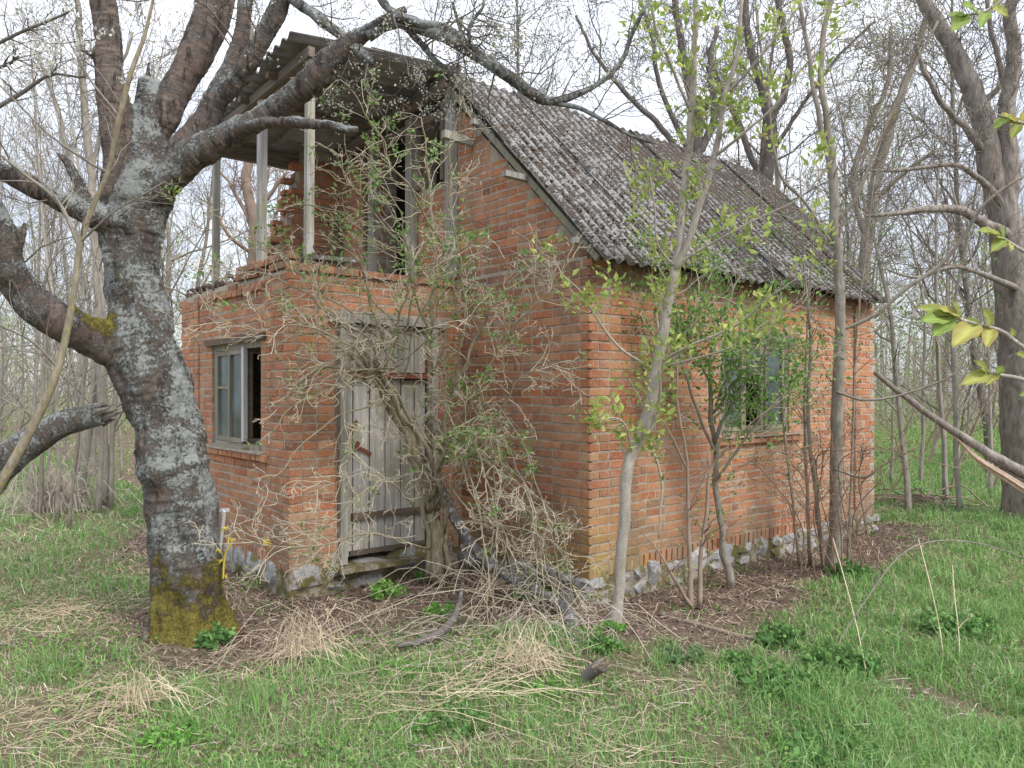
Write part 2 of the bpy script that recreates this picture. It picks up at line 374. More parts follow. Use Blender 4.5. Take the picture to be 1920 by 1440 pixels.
def lay(o, d, nrm, s0, s1, z0, z1, openings=(), proud=lambda s, z: 0., cs=(False, False), ce=(False, False), top=None, keep=None, breaks=()):
    """brick courses on a wall plane. o origin(local xy), d direction, nrm outward normal. cs/ce: (is_corner, phase)"""
    o = np.array(o, float); d = np.array(d, float); nrm = np.array(nrm, float); ang = math.atan2(d[1], d[0])
    z = z0; row = 0
    while z < z1 - .03:
        a, b = s0, s1
        if cs[0] and (row % 2 == 0) == cs[1]: a += .12
        if ce[0] and (row % 2 == 0) == ce[1]: b -= .12
        iv = [(a, b)]
        for br in breaks: iv = sub(iv, [(br - .0005, br + .0005)])
        iv = sub(iv, [(q[0], q[1]) for q in openings if q[2] < z + .04 and q[3] > z + .03])
        for x, y in iv:
            s = x; first = True
            while s < y - .035:
                Lb = .25
                if first and row % 2: Lb = .12
                elif rnd.random() < .12: Lb = .12
                if y - s - Lb < .06: Lb = y - s - .004
                Lb = min(Lb, y - s); first = False
                c = s + Lb / 2; zz = z + .0335
                if (top is None or zz + .03 < top(c)) and (keep is None or keep(c, zz)):
                    pr = proud(c, z) + rnd.uniform(-.0025, .003) + .0035
                    p = o + d * c - nrm * (.055 - pr)
                    put(proto(Lb), (p[0], p[1], zz + rnd.uniform(-.002, .002)), ang)
                s += Lb + .013
        z += .0768; row += 1
def soldiers(o, d, nrm, s0, s1, z, pr=.02, openings=()):
    o = np.array(o, float); d = np.array(d, float); nrm = np.array(nrm, float); ang = math.atan2(d[1], d[0]); s = s0 + .033
    kk = proto(.12)
    while s < s1 - .03:
        if not any(a < s < b for a, b in openings):
            p = o + d * s - nrm * (.055 - pr - rnd.uniform(-.003, .003)); put(kk, (p[0], p[1], z + .06), ang, True)
        s += .078
def core(m, x0, x1, y0, y1, z0, z1): m.box(((x0 + x1) / 2, (y0 + y1) / 2, (z0 + z1) / 2), (x1 - x0, y1 - y0, z1 - z0))
# --- mortar cores (the wall bodies), with openings left out
def wall_boxes(name, axis, plane, inn, s0, s1, z0, z1, openings=(), extra=()):
    """axis 'x': wall runs along x at y=plane, body goes from plane towards plane+inn"""
    m = MB(); ss = sorted({s0, s1, *[v for q in openings for v in q[:2]]}); zs = sorted({z0, z1, *[v for q in openings for v in q[2:4]]})
    for a, b in zip(ss, ss[1:]):
        run = None
        for c, e_ in zip(zs, zs[1:]):
            hole = any(q[0] <= (a + b) / 2 <= q[1] and q[2] <= (c + e_) / 2 <= q[3] for q in openings)
            if hole: continue
            lo, hi = sorted((plane, plane + inn))
            if axis == 'x': core(m, a, b, lo, hi, c, e_)
            else: core(m, lo, hi, a, b, c, e_)
    for q in extra: core(m, *q)
    return m.build(name, 'mortar', HOUSE)
WIN = (1.85, 3.13, 1.30, 2.31); PW = (2.42, 3.71, 1.20, 2.23); DOOR = (-1.375, -.33, .21, 2.46)
UD = (2.72, 3.42, 2.98, 4.75); UW = (1.95, 2.58, 3.92, 4.80)
T = .25
# long side wall
lay((0, 0), (1, 0), (0, -1), -.032, 5.1, BOT + .13, EAVE - .01, [WIN], lambda s, z: (.028 if (s < .6 or s > 4.6) else 0) + (.03 if z > 2.72 else 0), (True, False), (True, True), breaks=(.6, 4.6))
soldiers((0, 0), (1, 0), (0, -1), -.03, 5.1, BOT, .03)
wall_boxes('wall', 'x', 0, T, 0, 5.1, BOT - .01, EAVE, [WIN], [(0, .595, -.026, 0, BOT, EAVE - .002), (4.605, 5.1, -.026, 0, BOT, EAVE - .002)])
# gable wall, lower and triangle
ridge_t = 1.95
def gtop(t): return 2.90 + .955 * (t + .0) if t < ridge_t else 4.74 - .06 * (t - ridge_t)
lay((0, 0), (0, 1), (-1, 0), -.032, 1.78, BOT + .13, EAVE - .01, [], lambda s, z: (.028 if s < .32 else 0) + (.03 if z > 2.80 else 0), (True, True), (False, False), breaks=(.32,))
soldiers((0, 0), (0, 1), (-1, 0), 0, 1.78, BOT, .03)
lay((0, 0), (0, 1), (-1, 0), 0, 4.63, EAVE + .004, 4.9, [UD, UW], lambda s, z: .0, top=gtop)
m = MB(); core(m, 0, T, 0, 4.63, BOT - .01, EAVE)
core(m, -.026, 0, 0, .315, BOT, EAVE - .002)
def prism(m, poly, x0, x1):
    n = len(poly); v = [(x0, a, b) for a, b in poly] + [(x1, a, b) for a, b in poly]
    m.add(v, [list(range(n))]); m.f.append(np.array([[m.n - 1 - q for q in range(n)]]))
    m.f.append(np.array([[m.n - 2 * n + i, m.n - n + i, m.n - n + (i + 1) % n, m.n - 2 * n + (i + 1) % n] for i in range(n)]))
prism(m, [(0, EAVE), (UW[0], EAVE), (UW[0], gtop(UW[0])), (0, gtop(0))], 0, T)
prism(m, [(UW[0], EAVE), (UW[1], EAVE), (UW[1], UW[2]), (UW[0], UW[2])], 0, T)
prism(m, [(UW[1], EAVE), (UD[0], EAVE), (UD[0], 4.70), (UW[1], 4.70)], 0, T)
prism(m, [(UD[1], EAVE), (4.63, EAVE), (4.63, 4.56), (UD[1], 4.62)], 0, T)
prism(m, [(UD[0], EAVE), (UD[1], EAVE), (UD[1], UD[2]), (UD[0], UD[2])], 0, T)
m.build('wall', 'mortar', HOUSE)
# porch side wall (door), front wall (window), left wall
lay((0, 1.78), (1, 0), (0, -1), -1.84, 0, BOT + .13, EAVE - .01, [DOOR], lambda s, z: (.025 if s < -1.42 else 0) + (.028 if z > 2.76 else 0), (True, False), (False, False), breaks=(-1.42,))
soldiers((0, 1.78), (1, 0), (0, -1), -1.838, 0, BOT, .028, [(-1.42, -.30)])
wall_boxes('wall', 'x', 1.78, T, -1.81, 0, BOT - .01, EAVE - .03, [DOOR], [(-1.81, -1.42, 1.757, 1.78, BOT, EAVE - .04)])
def ptop(t): return EAVE + .03 - .10 * max(0, t - 3.2) - .03 * vn1(t * 5)
def vn1(x): return float(vnoise(x, 0., 1., 2))
lay((-1.81, 0), (0, 1), (-1, 0), 1.75, 4.63, BOT + .13, EAVE - .08, [PW], lambda s, z: (.025 if s < 2.24 or s > 4.09 else 0) + (.03 if z > 2.74 else 0), (True, True), (False, False), top=ptop, breaks=(2.24, 4.09))
soldiers((-1.81, 0), (0, 1), (-1, 0), 1.78, 4.63, BOT, .028)
wall_boxes('wall', 'y', -1.81, T, 1.78, 4.63, BOT - .01, EAVE - .07, [PW], [(-1.833, -1.81, 1.757, 2.235, BOT, EAVE - .08), (-1.833, -1.81, 4.095, 4.63, BOT, EAVE - .08)])
# dentils and ragged top course on the porch front
for i in range(19):
    t = 2.26 + i * .125
    if rnd.random() < .15: continue
    k = proto(.12); put(k, (-1.81 - .028 + .055 + rnd.uniform(-.01, .01), t, 2.715 + rnd.uniform(-.004, .004)), 0 + rnd.uniform(-.05, .05), False)
s = 1.80
while s < 4.6:
    Lb = rnd.choice((.12, .25, .25)); n_ = 2 if s < 2.9 else 1
    for q in range(n_):
        if rnd.random() < .8: put(proto(Lb), (-1.81 + .035 + rnd.uniform(-.015, .012), s + Lb / 2, 2.855 - .03 * (s > 3.4) + q * .075 - (.075 if n_ == 1 else 0) + rnd.uniform(-.006, .006)), math.pi / 2 + rnd.uniform(-.06, .06))
    s += Lb + .014
# left wall of porch, with the ragged broken screen wall standing on its rear end
wall_boxes('wall', 'x', 4.63 - T, T, -1.56, 0, BOT - .01, EAVE - .04, [])
def rag(s): return EAVE + (0 if s < -1.05 else .25 + 1.75 * min(1, max(0, (s + 1.05) / .62)) ** 1.5)
lay((0, 4.40), (1, 0), (0, -1), -1.55, -.02, EAVE - .02, 4.62, [], lambda s, z: rnd.uniform(-.008, .01), top=rag)
lay((-.02, 4.64), (-1, 0), (0, 1), .0, 1.55, EAVE - .02, 4.62, [], top=lambda s: rag(-s))
m = MB()
for i in range(26):
    a = -1.04 + i * .04; core(m, a, a + .04, 4.41, 4.62, EAVE - .04, rag(a) - .05)
m.build('wall', 'mortar', HOUSE)
# back and left walls of the main block
m = MB(); prism(m, [(T, BOT), (4.63 - T, BOT), (4.63 - T, 4.55), (1.95, 4.75), (T, 3.05)], 4.85, 5.095); m.build('wall', 'mortar', HOUSE)
wall_boxes('wall', 'x', 4.63, -T, T, 5.1, BOT, 4.58)
# balcony floor slab and indoor darkness: real floor and partition
m = MB(); core(m, -1.80, -.002, 1.79, 4.37, EAVE - .19, EAVE - .05); m.build('balcony_floor', 'mortar', HOUSE)
m = MB(); core(m, T, 4.85, T, 4.38, EAVE - .14, EAVE - .02); core(m, .0 + T, 4.85, T, 4.38, .12, .20); m.build('floor', 'brown_wood', HOUSE)
# corbelled sill bricks
for (o, ax, a, b, z) in (((-1.81), 'y', 2.25, 3.98, 1.155), ((0), 'x', 1.75, 3.30, 1.262)):
    s = a
    while s < b:
        if ax == 'y':
            put(proto(.12), (-1.81 - .035 + .04 + rnd.uniform(-.008, .008), s, z), 0 + rnd.uniform(-.04, .04), False)
        else: put(proto(.12), (s, -.03 + .04 + rnd.uniform(-.008, .008), z), math.pi / 2 + rnd.uniform(-.04, .04), False)
        s += .118
for i in range(6): put(proto(.25), (-1.81 - .01 + .05, 2.40 + i * .262, 1.08), math.pi / 2)
m = MB(); m.box((-1.835, 3.12, 1.196), (.10, 1.70, .018)); m.box((2.53, -.03, 1.303), (1.50, .09, .012)); m.build('sill', 'mortar', HOUSE)

# realise bricks: nearest 300 singly, the rest as one part
ca, sa = .763, .646
def wpos(c): return np.array([C2[0] + c[0] * U2[0] + c[1] * V2[0], C2[1] + c[0] * U2[1] + c[1] * V2[1], c[2] - 1.75])
def vis(b):
    c = b[1]; k = 1.0
    if b[0][0] < .2: k = 1.25
    if c[1] > 4.2 or (c[2] > EAVE): k *= 1.3
    return np.linalg.norm(wpos(c)) * k
bricks.sort(key=vis)
meshes = {}
for b in bricks[:300]:
    kk = b[0]
    if kk not in meshes:
        m = MB(); v, fs = PRO[kk]; m.add(v, fs[0])
        for f in fs[1:]: m.f.append(f)
        meshes[kk] = m.mesh('brick', M['brick'])
    o = mkobj('brick', meshes[kk], HOUSE); o.location = b[1]
    o.rotation_euler = (b[4], (math.pi / 2 if b[3] else 0) + b[5], b[2])
m = MB()
for b in bricks[300:]:
    v, fs = PRO[b[0]]; Rm = np.array(Matrix.Rotation(b[2], 3, 'Z') @ Matrix.Rotation((math.pi / 2 if b[3] else 0) + b[5], 3, 'Y') @ Matrix.Rotation(b[4], 3, 'X'))
    n0 = m.n; m.add(v @ Rm.T + b[1], fs[0])
    for f in fs[1:]: m.f.append(f + n0)
m.build('brick', 'brick', HOUSE, kind='stuff')
print('bricks', len(bricks))

# foundation: rubble core + field stones
FND = MB()
core(FND, -.03, 5.1, -.03, 4.66, -.15, BOT - .006); core(FND, -1.84, .0, 1.75, 4.66, -.15, BOT - .004)
fo = FND.build('foundation', 'mortar', HOUSE)
def rock_mesh(seed, sub=2):
    bm = bmesh.new(); bmesh.ops.create_icosphere(bm, subdivisions=sub, radius=.5); r = random.Random(seed)
    off = Vector((r.random() * 50, r.random() * 50, 0))
    for v in bm.verts:
        d = v.co.normalized(); mxc = max(abs(d.x), abs(d.y), abs(d.z)); cube = d / mxc * .5
        v.co = v.co.lerp(cube, .62) * (1 + .30 * mn.noise(d * 1.7 + off) + .12 * mn.noise(d * 5 + off))
    me = bpy.data.meshes.new('stone'); bm.to_mesh(me); bm.free(); me.materials.append(M['stone'])
    return me
ROCK = [rock_mesh(i) for i in range(8)]
def stones(o, d, nrm, s0, s1, big=1.0):
    s = s0; o = np.array(o, float); d = np.array(d, float); nrm = np.array(nrm, float)
    while s < s1:
        wd = rnd.uniform(.18, .38) * big; rows = [(.02, .26)] if rnd.random() < .45 * big else [(-.03, .14), (.105, .12)]
        for z, h in rows:
            ww = wd * rnd.uniform(.85, 1.05); c = o + d * (s + wd / 2) + nrm * rnd.uniform(-.080, -.055)
            q = mkobj('stone', rnd.choice(ROCK), HOUSE); q.location = (c[0], c[1], z + h / 2); dep = .22
            q.scale = (ww, dep, h * 1.03); q.rotation_euler = (rnd.uniform(-.1, .1), rnd.choice((0, math.pi)) + rnd.uniform(-.12, .12), math.atan2(d[1], d[0]))
        s += wd * .97
stones((0, -.02), (1, 0), (0, -1), -.08, 5.1); stones((-.02, 0), (0, 1), (-1, 0), .12, 1.76, 1.1)
stones((0, 1.76), (1, 0), (0, -1), -1.86, -.15, 1.15); stones((-1.83, 0), (0, 1), (-1, 0), 1.95, 4.6, 1.2)
# door threshold slab
m = MB(); m.box((-.85, 1.70, .185), (1.16, .22, .04)); m.build('threshold', 'mortar', HOUSE)

# ---- door
dr = bpy.data.objects.new('door', None); C.objects.link(dr); dr.parent = HOUSE; dr.location = (0, 1.80, 0)
x0, x1 = DOOR[0], DOOR[1]
m = MB(); m.box((x0 + .035, -.02, 1.33), (.07, .13, 2.22)); m.box((x1 - .035, -.02, 1.33), (.07, .13, 2.22)); m.box(((x0 + x1) / 2, -.025, 2.415), (x1 - x0 + .22, .14, .075)); m.build('door_frame', 'grey_wood', dr)
m = MB(); m.box(((x0 + x1) / 2, -.035, 1.905), (x1 - x0 - .16, .06, .045)); m.build('transom_bar', 'rust', dr)
pm = {}
xs = x0 + .078; k = 0
widths = [.085, .17, .165, .17, .155, .125]
for wd in widths:
    m = MB(); tz = rnd.uniform(-.012, .012); m.box((0, 0, 0), (wd - .012, .028, 1.60 + tz)); q = m.build('plank', 'pale_wood', dr); q.location = (xs + wd / 2, .01 + rnd.uniform(-.004, .004), 1.07); q.rotation_euler.y = rnd.uniform(-.004, .004); xs += wd
xs = x0 + .078
for wd in (.20, .17, .19, .18, .145):
    m = MB(); m.box((0, 0, 0), (wd - .008, .026, .43)); q = m.build('plank', 'grey_wood', dr); q.location = (xs + wd / 2, .005, 2.155); xs += wd
m = MB(); m.box((0, 0, 0), (.80, .045, .055)); q = m.build('ledge_rail', 'brown_wood', dr); q.location = ((x0 + x1) / 2 + .02, -.03, .625); q.rotation_euler.y = .01
m = MB(); m.box((0, 0, 0), (.80, .03, .035)); q = m.build('bottom_rail', 'brown_wood', dr); q.location = ((x0 + x1) / 2, -.022, .30)
def strap(x, z, a, Ln):
    m = MB(); m.box((0, 0, 0), (Ln, .008, .035)); m.box((-Ln / 2, 0, 0), (.03, .02, .09)); q = m.build('hinge', 'rust', dr); q.location = (x, -.016, z); q.rotation_euler.y = a
strap(x0 + .13, 1.42, -.75, .20); strap(x0 + .27, 1.22, .5, .17)
m = MB(); m.box((0, 0, 0), (.02, .02, .22)); q = m.build('latch', 'rust', dr); q.location = (x1 - .09, -.03, 2.02)

# ---- porch window (front), side window
def window(name, along, org, w0, w1, z0, z1, kind):
    e_ = bpy.data.objects.new('window', None); C.objects.link(e_); e_.parent = HOUSE; e_.location = org; e_.rotation_euler.z = along
    # local: x along, y inward(+)
    fw = .055
    m = MB(); W = w1 - w0; xm = (w0 + w1) / 2
    for x in (w0 + fw / 2, w1 - fw / 2): m.box((x, .05, (z0 + z1) / 2), (fw, .10, z1 - z0))
    m.box((xm, .05, z1 - fw / 2), (W - 2 * fw, .10, fw)); m.box((xm, .045, z0 + fw / 2), (W - 2 * fw, .11, fw)); m.build('window_frame', 'window_wood', e_)
    return e_, fw
def sash(par, xa, xb, z0, z1, y, mat, bar=None, gl=True, ang=0, glz=None, hinge='a'):
    s_ = bpy.data.objects.new('casement', None); C.objects.link(s_); s_.parent = par
    # children meshes merged in the casement mesh to keep the depth at three
    bpy.data.objects.remove(s_)
    m = MB(); t = .045; L_ = xb - xa; zc = (z0 + z1) / 2
    for x in (t / 2, L_ - t / 2): m.box((x, 0, zc), (t, .038, z1 - z0))
    m.box((L_ / 2, 0, z1 - t / 2), (L_ - 2 * t, .036, t)); m.box((L_ / 2, 0, z0 + t / 2), (L_ - 2 * t, .036, t))
    if bar: m.box((L_ / 2, 0, bar), (L_ - 2 * t, .03, .025))
    q = m.build('casement', mat, par); q.location = (xa, y, 0); q.rotation_euler.z = ang
    if gl:
        m = MB(); a, b = glz or (z0 + t, z1 - t); m.box((L_ / 2, .005, (a + b) / 2), (L_ - 2 * t + .01, .004, b - a)); q2 = m.build('pane', 'glass', par); q2.location = q.location; q2.rotation_euler = q.rotation_euler
    return q
# porch window: plane x=-1.81, viewed from -x ; along = -y direction => x_local = -t
wp, fw = window('window', -math.pi / 2, (-1.79, 0, 0), -PW[1], -PW[0], PW[2], PW[3], 0)
a, b = -PW[1] + fw, -PW[0] - fw; t3 = (b - a) / 3
sash(wp, a, a + t3 * .98, PW[2] + .06, PW[3] - .06, .02, 'window_wood', 1.80)
sash(wp, a + t3, a + 2 * t3 * .99, PW[2] + .06, PW[3] - .06, .0, 'window_wood', None)
sash(wp, a + 2 * t3, a + 3 * t3 * .98, PW[2] + .06, PW[3] - .06, .03, 'brown_wood', None, False, ang=1.25)
m = MB(); m.box((a + 2 * t3 + .005, -.005, (PW[2] + PW[3]) / 2 + .02), (.055, .04, PW[3] - PW[2] - .12)); m.build('mullion', 'white_paint_wood', wp)
m = MB(); m.box((-(PW[0] + PW[1]) / 2, -.03, PW[3] + .035), (1.55, .06, .06)); q = m.build('lintel', 'brown_wood', wp)
m = MB(); m.box((a + .45, -.045, PW[2] - .0), (.95, .06, .05)); m.build('sill', 'window_wood', wp)
ws, fw = window('window', 0, (0, .02, 0), WIN[0], WIN[1], WIN[2], WIN[3], 1)
a, b = WIN[0] + fw, WIN[1] - fw; t3 = (b - a) / 3
for k in range(3):
    if k == 1: sash(ws, a + t3 * k + .01, a + t3 * (k + 1) - .01, WIN[2] + .06, WIN[3] - .06, .035, 'window_wood', 1.95, True, glz=(1.97, 2.2))
    else: sash(ws, a + t3 * k + .004, a + t3 * (k + 1) - .004, WIN[2] + .06, WIN[3] - .06, .02, 'window_wood', 2.0 if k == 0 else None)
m = MB(); m.box((2.49, -.02, WIN[3] + .03), (1.44, .05, .06)); m.build('lintel', 'window_wood', ws)
# curtain scrap behind side window
g_ = simple('curtain', (.34, .36, .42), (.60, .62, .66), 12); 
m = MB(); n = 40; xx = np.linspace(0, .34, n); yy = .012 * np.sin(xx * 75); v = np.concatenate([np.stack([xx, yy, np.full(n, 0)], 1), np.stack([xx * 1.05, yy * 1.3, np.full(n, -.55)], 1)])
m.add(v, [[i, i + 1, n + i + 1, n + i] for i in range(n - 1)]); q = m.build('curtain', 'curtain', ws, True); q.location = (1.94, .16, 2.24)
m = MB(); m.add(v, [[i, i + 1, n + i + 1, n + i] for i in range(n - 1)]); q = m.build('curtain', 'curtain', ws, True); q.location = (2.9, .16, 2.2); q.scale = (.4, 1, .8)
m = MB(); m.box((0, 0, 0), (.9, .006, .03)); m.box((0, 0, -.5), (.05, .05, 1.0)); 
# ---- upper gable joinery
uj = bpy.data.objects.new('balcony_doorway', None); C.objects.link(uj); uj.parent = HOUSE
for (t, wd, z0, z1, mat) in ((1.90, .12, 2.92, 4.80, 'grey_wood'), (2.02, .05, 3.93, 4.72, 'brown_wood'), (2.64, .13, 2.92, 4.72, 'grey_wood'), (2.53, .06, 3.93, 4.70, 'beam_wood'), (3.46, .12, 2.92, 4.64, 'grey_wood'), (3.60, .07, 2.92, 4.6, 'brown_wood'), (4.28, .05, 2.9, 4.0, 'brown_wood')):
    m = MB(); m.box((0, 0, 0), (.07, wd, z1 - z0)); q = m.build('timber_upright', mat, uj); q.location = (-.045, t, (z0 + z1) / 2)
m = MB(); m.box((0, 0, 0), (.06, 1.5, .07)); q = m.build('head_beam', 'beam_wood', uj); q.location = (-.05, 2.75, 4.62)
# ---- roof timbers
def beam(name, a, b, w_, h_, mat='beam_wood'):
    a = np.array(a, float); b = np.array(b, float); m = MB(); Ln = np.linalg.norm(b - a); m.box((0, 0, 0), (Ln, w_, h_))
    q = m.build(name, mat, HOUSE); q.location = (a + b) / 2
    q.rotation_euler = Vector(b - a).to_track_quat('X', 'Z').to_euler(); return q
def RZ(t): return 2.87 + .95 * (t + .2)          # right slope height of sheet plane
RID = RZ(ridge_t)                                # about 4.91
RG = 4.96
slope = (RG - 2.87) / (ridge_t + .2)
def RZ(t): return 2.87 + slope * (t + .2)
beam('verge_board', (-.07, -.17, RZ(-.17) - .065), (-.07, ridge_t, RG - .08), .03, .055, 'mossy_wood')
for sx in (.02, 1.3, 2.6, 3.9): beam('rafter', (sx + .2, -.12, RZ(-.12) - .12), (sx + .2, ridge_t, RG - .12), .06, .09)
for tt in (.02, .7, 1.4):
    q = beam('purlin', (-.16 if tt != .7 else -.34, tt, RZ(tt) - .085), (5.05, tt, RZ(tt) - .085), .06, .05, 'grey_wood')
beam('purlin', (-.34, 1.62, RZ(1.62) - .40), (-.03, 1.58, RZ(1.55) - .36), .07, .075, 'grey_wood')
# ---- corrugated sheets
def corr(name, c00, c10, c01, c11, waves, nseg, mat, amp=.024, cover=0., thick=.007, rag_=0., par=HOUSE):
    """bilinear sheet; corrugation ridges run along the 0->1 direction of 'v' (c00->c01); waves are counted along u (c00->c10)"""
    nu = waves * 8 + 1; u = np.linspace(0, 1, nu); v = np.linspace(0, 1, nseg + 1)
    c00, c10, c01, c11 = map(np.array, (c00, c10, c01, c11)); Ug, Vg = np.meshgrid(u, v, indexing='ij')
    P = (c00[None, None] * ((1 - Ug) * (1 - Vg))[..., None] + c10 * (Ug * (1 - Vg))[..., None] + c01 * ((1 - Ug) * Vg)[..., None] + c11 * (Ug * Vg)[..., None])
    nr = np.cross(c10 - c00, c01 - c00); nr = nr / np.linalg.norm(nr); nr = nr * np.sign(nr[2])
    if rag_:
        jit = rng.uniform(-rag_, rag_, nu); jit = np.convolve(jit, np.ones(5) / 5, 'same'); dirv = (c01 - c00) / np.linalg.norm(c01 - c00)
        P[:, 0] += jit[:, None] * dirv
    h = amp * np.cos(Ug * waves * 2 * np.pi) + .006 * np.sin(Vg * 5 + rnd.random() * 6)
    top = P + nr * h[..., None]; bot = top - nr * thick; nv = nseg + 1; N_ = nu * nv
    V = np.concatenate([top.reshape(-1, 3), bot.reshape(-1, 3)]); i = np.arange(nu - 1)[:, None] * nv; j = np.arange(nseg)[None]
    q = np.stack([i + j, i + j + nv, i + j + nv + 1, i + j + 1], -1).reshape(-1, 4)
    fl = [q, q[:, ::-1] + N_]
    e0 = np.arange(nu - 1) * nv; fl.append(np.stack([e0, e0 + N_, e0 + nv + N_, e0 + nv], -1)); e1 = e0 + nseg; fl.append(np.stack([e1, e1 + nv, e1 + nv + N_, e1 + N_], -1))
    s0 = np.arange(nseg); fl.append(np.stack([s0, s0 + 1, s0 + 1 + N_, s0 + N_], -1)); s1 = s0 + (nu - 1) * nv; fl.append(np.stack([s1, s1 + N_, s1 + 1 + N_, s1 + 1], -1))
    m = MB(); m.add(V, fl[0])
    for f in fl[1:]: m.f.append(f)
    o = m.build(name, mat, par, True)
    at_ = o.data.attributes.new('cover', 'FLOAT', 'POINT'); cv = np.full(2 * N_, cover, np.float32)
    if cover:
        tr = np.tile(np.repeat(.5 - .5 * np.cos(u * waves * 2 * np.pi), nv), 2); cv = (cover * (.75 + .25 * np.clip((V[:, 2] - 3.0) / 1.2, 0, 1)) + .75 * (tr - .45)).astype(np.float32)  # moss in the troughs, also painted in for corrugation shading too weak to show
    at_.data.foreach_set('value', cv); return o
for row, (ta, tb, zo) in enumerate(((-.22, .98, 0.0), (.86, 2.03, .014))):
    s = -.12 if row == 0 else -.10; k = 0; end = 5.0 if row == 0 else 5.85
    while s < end - .2:
        e2 = min(s + 1.0, end); wv = max(2, round((e2 - s) / .145)); off = .012 * (k % 2); rj = rnd.uniform(-.03, .03) * (row == 0)
        ex = .45 * (row == 0) * (e2 >= end); 
        corr('roof_sheet', (s, ta + rj, RZ(ta + rj) + zo + off), (e2, ta + rj, RZ(ta + rj) + zo + off), (s, tb, RZ(tb) + zo + off + .02), (e2 + ex, tb, RZ(tb) + zo + off + .02), wv, 6, 'roof', .023, .85 if k > 1 else .6, rag_=.03)
        s = e2 - .03; k += 1
# left low slope of the main block
for k in range(3):
    corr('roof_sheet', (-.1 + k * 2, 1.95, RG), (1.95 + k * 2, 1.95, RG), (-.1 + k * 2, 4.85, 4.66), (1.95 + k * 2, 4.85, 4.66), 14, 3, 'roof_clean', .023)
# ridge caps
for k in range(5):
    m = MB(); a = -.12 + k * 1.19; z = RG + .005; m.add([(a, 1.88, z - .07), (a, 1.96, z + .02), (a, 2.13, z - .03), (a + 1.22, 1.88, z - .065), (a + 1.22, 1.96, z + .025), (a + 1.22, 2.13, z - .025)], [[0, 1, 4, 3], [1, 2, 5, 4]]); 
    q = m.build('ridge_cap', 'roof_clean', HOUSE, kind=None); md = q.modifiers.new('t', 'SOLIDIFY'); md.thickness = .008
# canopy over the balcony: sheets laid across the slope
def CP(s, t):   # canopy height
    u = (-s) / 1.76; w_ = (t - 1.9) / 2.85
    return (4.965 * (1 - u) + 4.80 * u) * (1 - w_) + (4.70 * (1 - u) + 4.70 * u) * w_ + .02
edges = [1.86, 2.62, 3.36, 4.10, 4.82]
for k in range(4):
    a, b = edges[k], edges[k + 1] + .04; fr = -1.78 + .05 * k; o_ = .014 * (3 - k)
    corr('canopy_sheet', (fr, a, CP(fr, a) + o_), (fr, b, CP(fr, b) + o_), (-.85, a, CP(-.85, a) + o_), (-.85, b, CP(-.85, b) + o_), 5, 3, 'roof_clean', .024)
    corr('canopy_sheet', (-.98, a, CP(-.98, a) + o_ + .012), (-.98, b, CP(-.98, b) + o_ + .012), (.08, a, CP(.0, a) + o_ + .012), (.08, b, CP(.0, b) + o_ + .012), 5, 3, 'roof_clean', .024)
beam('rafter', (-1.58, 1.86, CP(-1.58, 1.86) - .08), (-1.58, 4.72, CP(-1.58, 4.72) - .08), .06, .09, 'beam_wood')
beam('rafter', (-.08, 1.9, CP(-.08, 1.9) - .09), (-.08, 4.72, CP(-.08, 4.72) - .09), .07, .10, 'beam_wood')
for tt in (2.55, 3.25): beam('purlin', (-1.70, tt, CP(-1.7, tt) - .065), (0, tt, CP(0, tt) - .065), .07, .05, 'brown_wood')
beam('eave_beam', (-1.74, 4.62, CP(-1.74, 4.62) - .13), (0, 4.62, CP(0, 4.62) - .13), .07, .16, 'beam_wood')
# balcony posts
for t, z1, bw in ((1.95, 4.70, .070), (3.02, 4.66, .080), (4.31, 4.6, .070)):
    m = MB(); h = CP(-1.56, t) - .12 - 2.86; m.box((0, 0, 0), (bw, bw * .9, h)); m.box((0, -bw / 2 - .014, h / 2 - .12), (.06, .025, .22)); q = m.build('post', 'grey_wood', HOUSE); q.location = (-1.56, t, 2.86 + h / 2); q.rotation_euler.y = rnd.uniform(-.01, .01)
# tar paper / slab scrap on the parapet corner
m = MB(); m.box((0, 0, 0), (.55, .30, .035)); q = m.build('parapet_scrap', 'lichen_log', HOUSE); q.location = (-1.42, 1.95, 2.955); q.rotation_euler = (.06, -.05, .1)
# moss clumps lying in the corrugations
def clump_pts(n):
    s = rng.uniform(-.05, 5.6, n); t = rng.uniform(-.15, 1.9, n); keep = vnoise(s * 1.0, t, 2.2, 4) * .6 + vnoise(s, t, 7, 6) * .5 + (t + .2) * .10 > .55
    keep &= ~((t < .95) & (s > 4.9)); return s[keep], t[keep]
ico = bmesh.new(); bmesh.ops.create_icosphere(ico, subdivisions=1, radius=1); icv = np.array([v.co[:] for v in ico.verts]); icf = np.array([[v.index for v in f.verts] for f in ico.faces]); ico.free()
s, t = clump_pts(9000); m = MB()
sc_ = rng.uniform(.005, .016, len(s)); V = icv[None] * sc_[:, None, None] * rng.uniform(.7, 1.3, (len(s), 12, 3)); V[..., 2] *= .7
V = V + np.stack([s, t, 2.87 + slope * (t + .2) + .022], 1)[:, None]; Fm = icf[None] + (np.arange(len(s)) * 12)[:, None, None]
cc = np.repeat(np.where(rng.random(len(s))[:, None] < .82, np.array([[.085, .065, .05]]), np.array([[.20, .20, .17]])) * rng.uniform(.6, 1.4, (len(s), 1)), 12, 0)
m.add(V.reshape(-1, 3), Fm.reshape(-1, 3), cc); m.build('roof_moss', 'litter', HOUSE, kind='stuff')
